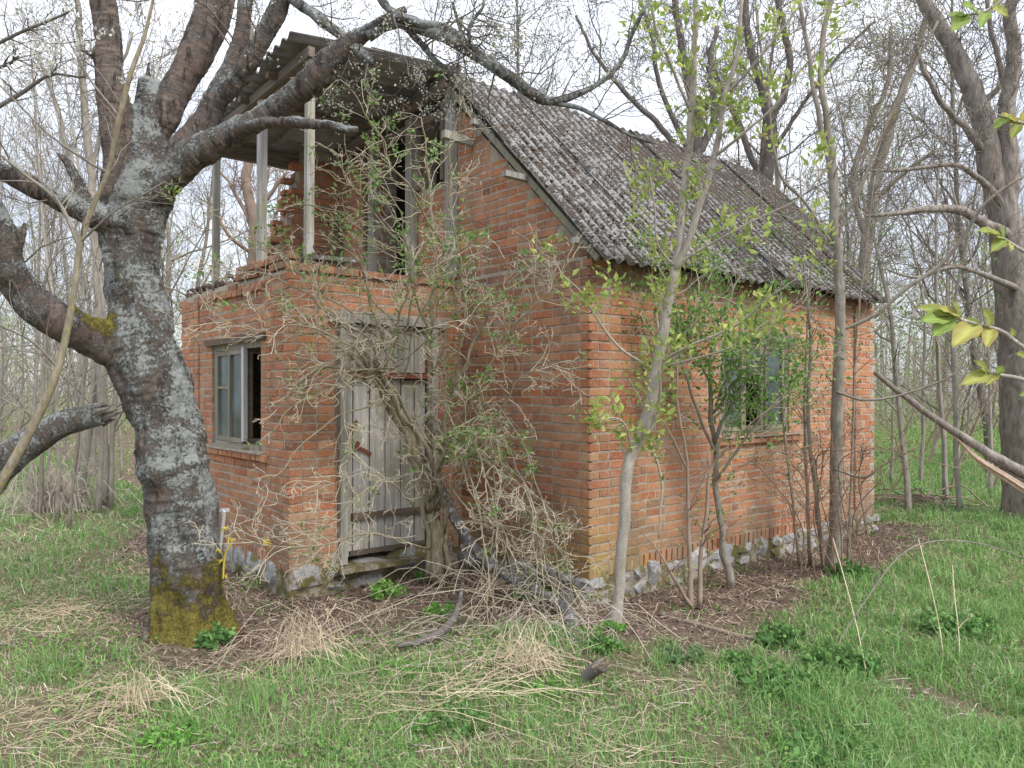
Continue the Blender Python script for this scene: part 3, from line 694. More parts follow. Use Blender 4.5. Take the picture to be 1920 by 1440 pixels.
# rubble and plants on the parapet top
m = MB(); n = 260; t = rng.uniform(1.85, 4.6, n); 
for i in range(n):
    p = (-1.81 + rng.uniform(.0, .24), t[i], 2.86 - .03 * (t[i] > 3.3) + rng.uniform(0, .07)); m.add(icv * rng.uniform(.012, .04) * rng.uniform(.6, 1.4, 3) + p, icf, np.array([.13, .10, .075]) * rng.uniform(.5, 1.8))
m.build('parapet_rubble', 'litter', HOUSE, kind='stuff')

# ================================================================== VEGETATION
def perp(d):
    a = np.cross(d, [0, 0, 1.]); 
    if np.linalg.norm(a) < .1: a = np.cross(d, [1., 0, 0])
    return a / np.linalg.norm(a)
def rot(d, ax, a):
    ax = ax / np.linalg.norm(ax); return d * math.cos(a) + np.cross(ax, d) * math.sin(a) + ax * np.dot(ax, d) * (1 - math.cos(a))
def grow(out, p, d, Ln, r, lev, wob=.16, trop=.05, kids=5, ang=(.5, 1.0), lr=(.35, .65), rr=.5, rmin=.0012, t0=.25, seg=None, droop=0.):
    n = seg or max(3, min(9, int(4 + Ln * 3))); pts = [p]; ds = [d]
    for i in range(n):
        d = d + rng.normal(0, wob, 3) + np.array([0, 0, trop - droop * i / n]); d = d / np.linalg.norm(d); p = p + d * Ln / n; pts.append(p); ds.append(d)
    rad = r * np.linspace(1, .35, n + 1); out.append((np.array(pts), np.maximum(rad, rmin), lev))
    if lev > 0:
        for k in range(kids):
            t = t0 + (1 - t0) * (k + rng.random()) / kids; i = min(int(t * n), n - 1); f = t * n - i
            q = pts[i] * (1 - f) + pts[i + 1] * f; dd = ds[i + 1]; ax = rot(perp(dd), dd, rng.uniform(0, 6.283)); nd = rot(dd, ax, rng.uniform(*ang))
            grow(out, q, nd, Ln * rng.uniform(*lr) * (1.15 - .5 * t), r * (1 - .65 * t) * rr, lev - 1, wob * 1.15, trop, kids, ang, lr, rr, rmin, .2, None, droop)
def side_twigs(out, pts, rad, n, L0, lev=1, ang=(.5, 1.1), t0=.2, wob=.2, trop=.03, kids=4, rmin=.0012, rk=.45, t1=1.):
    m = len(pts)
    for k in range(n):
        t = t0 + (t1 - t0) * rng.random(); i = min(int(t * (m - 1)), m - 2); q = pts[i] + (pts[i + 1] - pts[i]) * (t * (m - 1) - i)
        dd = pts[i + 1] - pts[i]; dd = dd / np.linalg.norm(dd); ax = rot(perp(dd), dd, rng.uniform(0, 6.283))
        grow(out, q, rot(dd, ax, rng.uniform(*ang)), L0 * rng.uniform(.5, 1.2), min(max(rad[i] * rk, rmin * 1.5), .0065), lev, wob, trop, kids, rmin=rmin)
def tubes(lst, sides=(3, 4, 5)):
    m = MB()
    for pts, rad, lev in lst: m.tube(pts, rad, sides[min(lev, len(sides) - 1)], cap=False)
    return m
def ends(lst, maxlev=0, n=2):
    """points along the finest twigs, for leaves"""
    P = []; D = []
    for pts, rad, lev in lst:
        if lev <= maxlev:
            for k in range(n):
                i = len(pts) - 1 - int(rng.integers(0, max(1, len(pts) - 1))); P.append(pts[i]); D.append(pts[i] - pts[i - 1] if i else pts[1] - pts[0])
            P.append(pts[-1]); D.append(pts[-1] - pts[-2])
    return np.array(P), np.array(D)
def leaves(P, D, per, size, cols, spread=.03, fold=.35, asp=.42, mb=None, up=.3):
    """leaf blades: 4 verts folded rhombus-like pairs. P points, D twig directions"""
    P = np.repeat(P, per, 0); D = np.repeat(D, per, 0); n = len(P); D = D / (np.linalg.norm(D, axis=1)[:, None] + 1e-9)
    a = rng.normal(0, 1, (n, 3)) * .8 + D * .7 + [0, 0, up]; a /= np.linalg.norm(a, axis=1)[:, None]
    b = np.cross(a, rng.normal(0, 1, (n, 3))); b /= np.linalg.norm(b, axis=1)[:, None]; c = np.cross(a, b)
    s = size * rng.uniform(.55, 1.3, n)[:, None]; o = P + rng.normal(0, spread, (n, 3)) * .5 + a * spread * .3
    v = np.stack([o, o + a * s * .45 + b * s * asp * .5 + c * s * fold * .3, o + a * s + c * s * .05, o + a * s * .45 - b * s * asp * .5 + c * s * fold * .3, o + a * s * .5], 1)
    i = np.arange(n)[:, None] * 5; f = np.concatenate([i + [0, 1, 2, 4], i + [0, 4, 2, 3]], 0)
    cols = np.array(cols); col = cols[rng.integers(0, len(cols), n)] * rng.uniform(.75, 1.25, (n, 1)); m = mb or MB(); m.add(v.reshape(-1, 3), f, np.repeat(col, 5, 0)); return m

# ---------------- old cherry tree
CH = thing('old_cherry_tree', 'massive old lichen-covered cherry tree with a mossy foot, in front of the porch window', 'tree', (-2.29, 5.55, 0))
base = np.array(CH.location)
limbs = {
 'trunk': [[(357, 1210, 5.55, 196), (357, 1160, 5.55, 168), (352, 1100, 5.55, 156), (345, 1000, 5.55, 148), (336, 900, 5.55, 146), (312, 800, 5.55, 148), (288, 710, 5.55, 152), (266, 640, 5.55, 150), (256, 560, 5.55, 124), (248, 500, 5.55, 118), (250, 430, 5.55, 128), (272, 340, 5.55, 128), (278, 250, 5.55, 76), (280, 170, 5.58, 52), (282, 150, 5.6, 40)],
           [(283, 168, 5.6, 20), (279, 135, 5.6, 15), (281, 105, 5.6, 10)]],
 'limb': [
  [(245, 470, 5.55, 90), (228, 380, 5.5, 80), (222, 300, 5.45, 74), (213, 220, 5.4, 70), (207, 130, 5.4, 62), (198, 50, 5.4, 60), (185, -40, 5.4, 60), (170, -120, 5.4, 55)],
  [(285, 290, 5.6, 70), (312, 210, 5.6, 66), (342, 145, 5.65, 62), (368, 85, 5.7, 62), (388, 20, 5.75, 58), (402, -60, 5.8, 54)],
  [(320, 215, 5.7, 30), (355, 165, 5.75, 30), (392, 105, 5.8, 30), (414, 55, 5.85, 28), (432, -5, 5.9, 26), (445, -80, 5.9, 24)],
  [(320, 320, 5.55, 70), (362, 255, 5.5, 66), (405, 195, 5.5, 58), (432, 130, 5.5, 42), (450, 60, 5.5, 36), (463, -20, 5.5, 34), (470, -90, 5.5, 30)],
  [(400, 210, 5.5, 48), (445, 150, 5.4, 46), (482, 90, 5.35, 44), (512, 30, 5.3, 44), (540, -40, 5.3, 40)],
  [(290, 375, 5.5, 84), (345, 305, 5.45, 78), (405, 268, 5.4, 66), (470, 232, 5.35, 54), (530, 192, 5.3, 56), (590, 148, 5.25, 64), (632, 103, 5.2, 54), (680, 65, 5.15, 38), (725, 38, 5.1, 30), (765, 14, 5.1, 20)],
  [(440, 250, 5.35, 32), (485, 232, 5.2, 29), (530, 229, 5.1, 28), (580, 233, 5.05, 27), (625, 236, 5.0, 25), (650, 243, 5.0, 24), (674, 243, 5.0, 18)],
  [(235, 440, 5.55, 80), (190, 412, 5.4, 62), (130, 385, 5.3, 50), (70, 355, 5.2, 48), (20, 328, 5.1, 44), (-50, 300, 5.0, 42)],
  [(185, 415, 5.4, 36), (160, 375, 5.35, 30), (140, 335, 5.3, 28), (122, 300, 5.3, 22), (104, 286, 5.3, 12)],
  [(270, 665, 5.55, 90), (215, 655, 5.45, 88), (165, 628, 5.35, 84), (105, 598, 5.2, 82), (50, 555, 5.1, 80), (12, 495, 5.0, 74), (-5, 430, 4.95, 66), (-30, 370, 4.9, 60)],
  [(20, 500, 5.0, 30), (36, 455, 5.0, 20), (45, 415, 5.0, 12)],
  [(212, 120, 5.4, 26), (180, 105, 5.35, 20), (150, 92, 5.3, 12)],
 ]}
paths = []; pid = []
for k, pp in enumerate(limbs['trunk']): paths.append(path([(a, b, c, d * .86) for a, b, c, d in pp], 60 if k == 0 else 10)); pid.append(0)
for k, pp in enumerate(limbs['limb']): paths.append(path([(a, b, c, d * (.6 if i == 0 else .86)) for i, (a, b, c, d) in enumerate(pp)], 30)); pid.append(k + 1)
m = MB()
for (pts, rad) in paths:
    pts = pts.copy(); k = len(pts); wob = np.stack([[mn.noise(Vector(p * 3.1)), mn.noise(Vector(p * 3.1 + 9)), 0] for p in pts]) * .03 * np.minimum(1, rad / .05)[:, None]
    m.tube(pts + wob, rad * (1 + .10 * np.array([mn.noise(Vector(p * 7)) for p in pts])), 20)
raw = m.mesh('raw', M['cherry'], True); ro = bpy.data.objects.new('raw', raw); C.objects.link(ro)
md = ro.modifiers.new('r', 'REMESH'); md.mode = 'VOXEL'; md.voxel_size = .0135
md = ro.modifiers.new('s', 'SMOOTH'); md.iterations = 14; md.factor = .6
ev = ro.evaluated_get(bpy.context.evaluated_depsgraph_get()).to_mesh()
nv = len(ev.vertices); co_ = np.empty(nv * 3); ev.vertices.foreach_get('co', co_); co_ = co_.reshape(-1, 3); no_ = np.empty(nv * 3); ev.vertices.foreach_get('normal', no_); no_ = no_.reshape(-1, 3)
nf = len(ev.polygons); lv = np.empty(len(ev.loops), int); ev.loops.foreach_get('vertex_index', lv); lt = np.empty(nf, int); ev.polygons.foreach_get('loop_total', lt); ls = np.empty(nf, int); ev.polygons.foreach_get('loop_start', ls)
bestd = np.full(nv, 1e9); bid = np.zeros(nv, int); ba = np.zeros((nv, 3)); 
for k, (pts, rad) in enumerate(paths):
    al = np.concatenate([[0], np.cumsum(np.linalg.norm(np.diff(pts, axis=0), axis=1))])
    for i in range(len(pts) - 1):
        a = pts[i]; b = pts[i + 1]; ab = b - a; t = np.clip(((co_ - a) @ ab) / (ab @ ab), 0, 1); q = a + t[:, None] * ab; dv = co_ - q; dd = np.linalg.norm(dv, axis=1) - (rad[i] * (1 - t) + rad[i + 1] * t)
        w_ = dd < bestd - .002; bestd[w_] = dd[w_]; bid[w_] = pid[k]; ba[w_] = np.stack([dv[:, 0], dv[:, 2] * .3 + dv[:, 1], al[i] + t * (al[i + 1] - al[i]) + k * 3.3], 1)[w_]
# bark relief
disp = np.array([-.006 + .016 * mn.fractal(Vector((p[0] * 11, p[1] * 11, p[2] * 4)), 1, 2, 4) + .007 * mn.noise(Vector((b_[0] * 8, b_[1] * 8, b_[2] * 42))) for p, b_ in zip(co_, ba)])
trunkish = (bid == 0) & (co_[:, 2] < 3.1); disp *= np.where(trunkish, 1.5, .75)
# flutes of the root flare
flare = np.clip(1 - co_[:, 2] / .35, 0, 1); th = np.arctan2(co_[:, 1] - base[1], co_[:, 0] - base[0]); disp += flare * (.035 * np.sin(th * 5 + 1) + .02 * np.sin(th * 9))
co_ = co_ + no_ * disp[:, None]
moss = np.clip(1.0 - co_[:, 2] / .85, 0, .95) * np.where(co_[:, 0] > base[0] - .22, 1, .3)
for (px, py, Z, rr_, amt) in ((190, 600, 5.15, .20, .9), (175, 600, 5.35, .24, .8), (230, 560, 5.3, .18, .5), (220, 525, 5.3, .12, .7), (290, 330, 5.2, .14, .6), (400, 830, 5.4, .12, .45), (345, 690, 5.4, .12, .4), (200, 470, 5.4, .14, .5), (310, 360, 5.2, .08, .5)):
    c_ = at(px, py, Z); moss = np.maximum(moss, amt * np.clip(1.3 - np.linalg.norm(co_ - c_, axis=1) / rr_, 0, 1) * np.clip(.6 + no_[:, 2], .2, 1))
lich = np.where(bid == 0, .12, .0) + .35 * np.clip(no_[:, 2], -1, 1) + .25 * vnoise(co_[:, 0] * 1.0 + co_[:, 1], co_[:, 2], 3.0, 8) - .4 * np.clip((.5 - co_[:, 2]) / .3, 0, 1)
lich = lich - np.where(np.isin(bid, [1, 2, 3]), .35, 0)
fb = np.array([np.bincount(bid[lv[a:a + b]]).argmax() for a, b in zip(ls, lt)])
def submesh(sel, name):
    fs = np.nonzero(sel)[0]; V_ = [lv[ls[f]:ls[f] + lt[f]] for f in fs]; allv = np.unique(np.concatenate(V_)); mp_ = np.full(nv, -1); mp_[allv] = np.arange(len(allv))
    mm = MB(); q4 = [mp_[x] for x in V_ if len(x) == 4]; mm.add(co_[allv] - base, np.array(q4))
    q3 = [mp_[x] for x in V_ if len(x) == 3]
    if q3: mm.f.append(np.array(q3))
    me = mm.mesh(name, M['cherry'], True)
    for an, arr in (('moss', moss), ('lichen', lich)): me.attributes.new(an, 'FLOAT', 'POINT').data.foreach_set('value', arr[allv].astype(np.float32))
    me.attributes.new('bark', 'FLOAT_VECTOR', 'POINT').data.foreach_set('vector', ba[allv].astype(np.float32).ravel())
    return mkobj(name, me, CH)
for k in range(max(pid) + 1):
    if (fb == k).any(): submesh(fb == k, 'trunk' if k == 0 else 'limb')
ro.evaluated_get(bpy.context.evaluated_depsgraph_get()).to_mesh_clear(); bpy.data.objects.remove(ro); bpy.data.meshes.remove(raw)
print('cherry verts', nv)
# its thinner dark branches that come down over the roof from above the frame
def shift(lst, b=base): return [(p - b, r, l) for p, r, l in lst]
over = [
 [(535, -15, 5.3, 18), (575, 18, 5.25, 22), (625, 52, 5.2, 21), (672, 92, 5.15, 18), (700, 118, 5.1, 12)],
 [(690, 70, 5.12, 20), (742, 38, 5.1, 27), (800, 58, 5.0, 27), (855, 80, 4.95, 26), (905, 112, 4.9, 24), (955, 145, 4.9, 22), (1005, 178, 4.9, 20), (1035, 190, 4.9, 18), (1075, 182, 4.9, 13), (1120, 160, 4.9, 11), (1165, 118, 4.9, 9), (1185, 65, 4.9, 8), (1215, 5, 4.9, 7), (1230, -50, 4.9, 6)],
 [(700, -20, 5.0, 13), (735, 22, 5.0, 15), (790, 45, 4.97, 16), (850, 62, 4.95, 15), (890, 92, 4.92, 13)],
 [(1035, 190, 4.9, 10), (1090, 205, 4.9, 9), (1140, 228, 4.92, 8), (1180, 252, 4.95, 6), (1230, 268, 5.0, 4)],
 [(850, 0, 4.9, 5), (858, 40, 4.95, 7), (868, 84, 4.95, 9)],
 [(760, 50, 5.05, 14), (800, 95, 5.05, 12), (828, 122, 5.05, 10), (845, 138, 5.05, 8)],
 [(900, 110, 4.9, 10), (880, 60, 4.85, 8), (905, 10, 4.8, 6), (900, -40, 4.8, 5)],
]
blp = []
for pp in over:
    pts, rad = path(pp, 26); pts += np.array([[mn.noise(Vector(p * 6)), 0, mn.noise(Vector(p * 6 + 5))] for p in pts]) * .02
    m = MB(); m.tube(pts - base, rad * (1 + .12 * rng.normal(0, 1, len(rad)).clip(-1, 1)), 10); me = m.mesh('branch', M['cherry'], True)
    n_ = len(me.vertices); z_ = np.zeros(n_, np.float32)
    me.attributes.new('moss', 'FLOAT', 'POINT').data.foreach_set('value', z_); me.attributes.new('lichen', 'FLOAT', 'POINT').data.foreach_set('value', z_ + .35)
    al = np.repeat(np.linspace(0, 2, len(pts)), 10)[:n_]; bv = np.zeros((n_, 3), np.float32); bv[:len(al), 2] = al; me.attributes.new('bark', 'FLOAT_VECTOR', 'POINT').data.foreach_set('vector', bv.ravel())
    mkobj('branch', me, CH)
    side_twigs(blp, pts, rad, 9, .55, 2, (.6, 1.2), .2, .25, .02, 4, .0016, .35)
for k in (1, 2, 4, 5, 8, 10):
    pts, rad = paths[k + 1] if k + 1 < len(paths) else paths[-1]
    side_twigs(blp, pts, np.minimum(rad, .012), 4, .8, 2, (.7, 1.3), .4, .22, .0, 4, .0015, .8)
tubes(shift(blp)).build('twigs', 'dark_bark', CH, True, 'stuff')
P_, D_ = ends(blp, 0, 1); sel = (P_[:, 2] > 3.6) & (rng.random(len(P_)) < .75); P_ = P_[sel]; D_ = D_[sel]
leaves(P_ - base, D_, 4, .016, [(.55, .56, .50), (.66, .66, .62), (.36, .40, .22), (.42, .38, .26)], .03, .5, .8).build('blossom', 'leaf', CH, kind='stuff')
# blossom sprays on the left, on a thin branch of the same tree
bl2 = []
for pp in ([(-20, 210, 4.6, 9), (40, 175, 4.6, 8), (95, 140, 4.6, 6), (150, 145, 4.6, 5), (165, 138, 4.6, 4)], [(-20, 90, 4.4, 7), (40, 60, 4.4, 6), (90, 40, 4.4, 5), (130, 22, 4.4, 4)], [(-10, 130, 4.6, 7), (20, 118, 4.6, 6), (35, 105, 4.6, 4)]):
    pts, rad = path(pp, 12); bl2.append((pts, rad, 2)); side_twigs(bl2, pts, rad, 9, .22, 1, (.5, 1.2), .1, .25, .0, 3)
tubes(shift(bl2)).build('branch', 'dark_bark', CH, True)
P_, D_ = ends(bl2, 0, 1); sel = rng.random(len(P_)) < .45; leaves(P_[sel] - base, D_[sel], 9, .02, [(.72, .71, .68), (.80, .79, .77), (.55, .55, .42)], .04, .5, .9).build('blossom', 'leaf', CH, kind='stuff')
leaves(np.array([at(325, 365, 5.2) - base, at(318, 372, 5.2) - base]), np.array([[0, 0, 1.], [0, 0, 1.]]), 12, .05, [(.25, .36, .08)], .06).build('shoot_leaves', 'leaf', CH, kind='stuff')

# ---------------- generic hand-placed plant
def plant(name, label, cat, stems, stem_mat, twig=None, leaf=None, group=None, stem_name='trunk', sides=10, wobble=.012, twig_name='twigs', thick=.72):
    """stems: list of pixel/depth polylines (first starts at the ground)"""
    p0 = path(stems[0], 8)[0][0]; b = np.array([p0[0], p0[1], 0.]); root = thing(name, label, cat, b, group)
    tw = []; allp = []
    for i, pp in enumerate(stems):
        pts, rad = path(pp, max(14, 5 * len(pp))); rad = rad * thick; pts = pts + np.array([[mn.noise(Vector(p * 5 + Vector((i, 0, 0)))) if False else mn.noise(Vector(p) * 5), mn.noise(Vector(p) * 5 + Vector((7, 7, 7))), 0] for p in pts]) * wobble
        m = MB(); m.tube(pts - b, rad, sides); m.build(stem_name if i == 0 or stem_name != 'trunk' else 'branch', stem_mat, root, True); allp.append((pts, rad))
        if twig: side_twigs(tw, pts, rad, max(1, int((twig['n'] if i < twig.get('full', 999) else twig['n'] * .2) * (np.linalg.norm(np.diff(pts, axis=0), axis=1).sum()))), twig['L'], twig.get('lev', 1), twig.get('ang', (.5, 1.1)), twig.get('t0', .15), twig.get('wob', .2), twig.get('trop', .03), twig.get('kids', 4), twig.get('rmin', .0012), twig.get('rk', .4))
    if tw:
        zc = twig.get('zcut'); 
        if zc: tw = [q for q in tw if q[0][:, 2].min() > zc[0]]
        tw = [q for q in tw if not inside(q[0][:, 0], q[0][:, 1], -.02).any() or q[0][:, 2].min() > 3.2]
        if 'thin' in twig: tw = [q for q in tw if q[2] > 1 or rng.random() < twig['thin'](960 + F * q[0][0][0] / q[0][0][1], 736 - F * (q[0][0][2] - 1.75) / q[0][0][1])]
        tubes(shift(tw, b)).build(twig_name, twig.get('mat', stem_mat), root, True, 'stuff')
        if leaf:
            P_, D_ = ends(tw, 0, leaf.get('n', 1))
            if 'mask' in leaf:
                k = np.array([rng.random() < leaf['mask'](960 + F * p[0] / p[1], 736 - F * (p[2] - 1.75) / p[1]) for p in P_]); P_ = P_[k]; D_ = D_[k]
            if len(P_): leaves(P_ - b, D_, leaf['per'], leaf['size'], leaf['cols'], leaf.get('spread', .03), leaf.get('fold', .35), leaf.get('asp', .42)).build('foliage', 'leaf', root, kind='stuff')
    return root
GRN = [(.10, .20, .045), (.14, .27, .06), (.19, .32, .09), (.09, .17, .06)]
YGR = [(.33, .42, .10), (.40, .48, .13), (.27, .37, .09), (.45, .47, .15)]
# forked maple sapling in front of the long wall
plant('maple_sapling', 'forked pale maple sapling with yellow-green leaves growing in front of the house corner', 'tree', [
 [(1150, 1172, 5.78, 44), (1160, 1120, 5.75, 29), (1168, 1010, 5.72, 29), (1176, 880, 5.7, 30), (1200, 815, 5.7, 30), (1222, 740, 5.68, 29), (1240, 640, 5.66, 28), (1252, 570, 5.64, 27), (1268, 500, 5.62, 27), (1276, 440, 5.6, 20), (1284, 330, 5.58, 19), (1293, 250, 5.56, 18), (1300, 150, 5.55, 17), (1303, 50, 5.5, 14), (1306, -40, 5.5, 12)],
 [(1268, 505, 5.6, 18), (1295, 440, 5.55, 18), (1322, 350, 5.5, 17), (1345, 270, 5.45, 16), (1358, 180, 5.4, 12), (1385, 90, 5.35, 10), (1392, -30, 5.3, 8)],
 [(1222, 690, 5.66, 8), (1165, 655, 5.5, 7), (1120, 600, 5.4, 6), (1090, 550, 5.3, 4), (1060, 520, 5.2, 3)],
 [(1238, 680, 5.66, 8), (1290, 650, 5.5, 7), (1380, 610, 5.35, 6), (1440, 560, 5.2, 4), (1510, 510, 5.1, 3)],
 [(1240, 688, 5.66, 6), (1310, 670, 5.55, 5), (1370, 650, 5.45, 4), (1440, 600, 5.4, 3)],
 [(1265, 498, 5.6, 7), (1235, 460, 5.5, 5), (1228, 400, 5.4, 4), (1215, 300, 5.35, 3)],
 [(1270, 496, 5.6, 8), (1320, 465, 5.5, 6), (1400, 420, 5.35, 5), (1500, 370, 5.2, 4), (1560, 300, 5.1, 3)],
 [(1298, 215, 5.55, 8), (1260, 130, 5.4, 8), (1232, 60, 5.3, 7), (1218, -20, 5.2, 6)],
 [(1300, 212, 5.55, 8), (1360, 175, 5.4, 7), (1440, 90, 5.2, 6), (1500, 10, 5.1, 5)],
 [(1345, 290, 5.45, 9), (1400, 245, 5.3, 7), (1450, 200, 5.2, 6), (1510, 120, 5.1, 5), (1580, 60, 5.0, 4)],
 [(1185, 855, 5.7, 10), (1225, 790, 5.6, 9), (1238, 740, 5.55, 6), (1235, 690, 5.5, 4)],
 [(1190, 860, 5.7, 7), (1165, 790, 5.5, 5), (1110, 785, 5.4, 3)]],
 'maple_bark', dict(n=7, L=.26, lev=1, kids=3, mat='pale_twig', trop=.06, rk=.25, t0=.22), dict(per=9, size=.062, cols=YGR, spread=.06, asp=.5, n=0, mask=lambda x, y: .85 if y < 900 else .15), sides=14)
# slim tree by the far end of the long wall, with its sprouts
plant('slim_tree', 'slim straight grey tree standing in front of the far end of the long wall', 'tree', [
 [(1563, 1066, 7.6, 44), (1567, 1000, 7.6, 34), (1568, 900, 7.6, 32), (1570, 760, 7.55, 30), (1575, 620, 7.5, 27), (1572, 500, 7.5, 24), (1565, 420, 7.5, 24), (1562, 330, 7.5, 24), (1553, 240, 7.5, 18), (1540, 150, 7.5, 15), (1545, 60, 7.5, 14), (1570, -40, 7.5, 12)],
 [(1562, 330, 7.5, 14), (1540, 240, 7.5, 13), (1525, 160, 7.5, 12), (1510, 60, 7.5, 11), (1490, -40, 7.5, 9)],
 [(1568, 420, 7.5, 11), (1610, 360, 7.4, 10), (1650, 260, 7.3, 8), (1700, 150, 7.2, 7), (1760, 40, 7.1, 6)],
 [(1575, 620, 7.5, 9), (1640, 590, 7.4, 11), (1700, 540, 7.3, 11), (1780, 480, 7.2, 10), (1850, 380, 7.0, 8), (1920, 330, 6.9, 7)],
 [(1568, 735, 7.5, 6), (1620, 750, 7.3, 7), (1690, 740, 7.2, 6), (1790, 700, 7.0, 5), (1820, 640, 7.0, 3)],
 [(1560, 460, 7.5, 8), (1510, 380, 7.5, 8), (1465, 330, 7.5, 7), (1445, 240, 7.5, 6), (1440, 120, 7.4, 5)],
 [(1565, 880, 7.5, 6), (1620, 895, 7.3, 7), (1660, 870, 7.2, 4), (1720, 840, 7.0, 3)]],
 'slim_bark', dict(n=4.2, L=.50, lev=1, kids=3, mat='red_twig', rk=.3, trop=.02), dict(per=5, size=.034, cols=GRN + YGR[:1], spread=.06, n=0, mask=lambda x, y: .6 if y > 350 else .15))
for i, (x0, x1, x2, w_, z, lab) in enumerate(((1545, 1515, 1500, 11, 7.8, 'leaning mossy sprout just left of the slim tree'), (1520, 1508, 1535, 8, 7.9, 'thin grey sprout left of the slim tree, bending right at the top'), (1500, 1470, 1420, 7, 7.7, 'thin leafy sapling leaning left in front of the pale wall bricks'), (1590, 1600, 1640, 7, 7.6, 'thin twiggy sprout just right of the slim tree'))):
    plant('sprout', lab, 'sapling', [[(x0, 1058 + i, z, w_ * 1.3), ((x0 + x1) / 2, 930, z, w_), (x1, 780, z, w_ * .9), (x1 + 5, 640, z, w_ * .7), ((x1 + x2) / 2, 500, z, w_ * .55), (x2, 330, z, w_ * .35)]], 'slim_bark', dict(n=5, L=.5, lev=1, kids=4, mat='red_twig', trop=.05), dict(per=5, size=.036, cols=GRN, spread=.06, n=1, mask=lambda x, y: .7))
# leafy elder in front of the long-wall window
def wmask(x, y): return min(1, math.exp(-((x - 1410) / 90) ** 2 - ((y - 700) / 100) ** 2) * 1.0 + math.exp(-((x - 1290) / 60) ** 2 - ((y - 640) / 150) ** 2) * .75 + .14)
plant('elder_bush', 'leafy green elder bush covering the window in the long wall', 'bush', [
 [(1372, 1100, 6.9, 24), (1352, 1010, 6.9, 18), (1343, 900, 6.9, 15), (1338, 810, 6.85, 13), (1330, 700, 6.8, 10), (1350, 600, 6.8, 7), (1390, 520, 6.8, 4)],
 [(1338, 830, 6.85, 10), (1370, 760, 6.7, 9), (1410, 700, 6.6, 7), (1440, 640, 6.5, 5), (1480, 570, 6.5, 3)],
 [(1340, 850, 6.85, 9), (1310, 770, 6.7, 8), (1285, 700, 6.6, 7), (1270, 610, 6.5, 5), (1262, 500, 6.5, 3)],
 [(1335, 780, 6.85, 8), (1390, 700, 6.7, 6), (1450, 660, 6.6, 5), (1500, 650, 6.5, 3)],
 [(1345, 900, 6.85, 8), (1400, 820, 6.7, 6), (1460, 740, 6.6, 5), (1500, 680, 6.5, 3)],
 [(1330, 720, 6.8, 6), (1300, 640, 6.7, 5), (1320, 540, 6.6, 3)],
 [(1340, 760, 6.8, 6), (1375, 680, 6.6, 5), (1385, 600, 6.6, 3)]],
 'slim_bark', dict(n=8, L=.46, lev=1, kids=5, mat='elder_bark', trop=.04), dict(per=9, size=.050, cols=[(.14, .27, .06), (.19, .34, .08), (.25, .40, .11), (.12, .22, .07)], spread=.08, asp=.48, n=1, mask=wmask), stem_name='stem', wobble=.03)
plant('elder_stool', 'cluster of thin bare brown stems rising from the litter right of the maple sapling', 'bush', [
 [(1296, 1140, 6.25, 18), (1293, 1050, 6.25, 12), (1290, 960, 6.25, 10), (1288, 860, 6.25, 8), (1270, 760, 6.25, 6), (1268, 640, 6.25, 4)],
 [(1312, 1138, 6.25, 14), (1315, 1040, 6.3, 11), (1325, 950, 6.35, 9), (1330, 850, 6.4, 6)],
 [(1300, 1140, 6.2, 10), (1260, 1080, 6.1, 8), (1238, 1040, 6.1, 5), (1205, 1000, 6.1, 3)],
 [(1288, 880, 6.25, 6), (1250, 800, 6.2, 5), (1210, 760, 6.15, 4), (1170, 700, 6.1, 2)],
 [(1290, 960, 6.25, 6), (1330, 880, 6.2, 6), (1400, 800, 6.1, 4), (1480, 740, 6.0, 3)]],
 'warm_bark', dict(n=6, L=.28, lev=1, kids=3, mat='red_twig', trop=.05), dict(per=4, size=.035, cols=YGR[:2] + GRN[:2], spread=.05, n=0, mask=lambda x, y: .5), stem_name='stem')
plant('wall_ivy_elder', 'young elder with fresh green leaves climbing under the eave near the corner', 'bush', [
 [(1235, 1010, 6.45, 6), (1240, 900, 6.5, 6), (1215, 800, 6.6, 6), (1235, 690, 6.6, 5), (1230, 570, 6.6, 5), (1215, 500, 6.6, 3)],
 [(1230, 700, 6.6, 5), (1290, 620, 6.7, 4), (1310, 540, 6.8, 3), (1300, 490, 6.8, 2)],
 [(1235, 640, 6.6, 4), (1200, 590, 6.5, 3), (1180, 520, 6.5, 2)],
 [(1300, 560, 6.8, 4), (1360, 560, 7.0, 4), (1420, 600, 7.2, 3)]],
 'elder_bark', dict(n=8, L=.3, lev=1, kids=4, trop=.05), dict(per=5, size=.042, cols=GRN, spread=.06, n=1, mask=lambda x, y: .7 if y < 760 else .25), stem_name='stem')

plant('bramble_thicket', 'tangle of thin reddish bramble canes in front of the far half of the long wall', 'bramble', [
 [(1500 + 14 * k + rnd.uniform(-25, 25), 1075 + rnd.uniform(-8, 20), 7.2, 3), (1490 + 12 * k, 980, 7.15, 2.6), (1440 + 22 * k + rnd.uniform(-60, 60), 880 + rnd.uniform(-40, 40), 7.0, 2.2), (1380 + 34 * k + rnd.uniform(-60, 60), 830 + rnd.uniform(-60, 90), 6.8, 1.6)] for k in range(12)],
 'red_twig', dict(n=9, L=.45, lev=1, kids=4, mat='red_twig', trop=-.01, wob=.22, rk=.6), dict(per=3, size=.026, cols=GRN, spread=.04, n=0, mask=lambda x, y: .12), stem_name='cane', sides=5, thick=1)
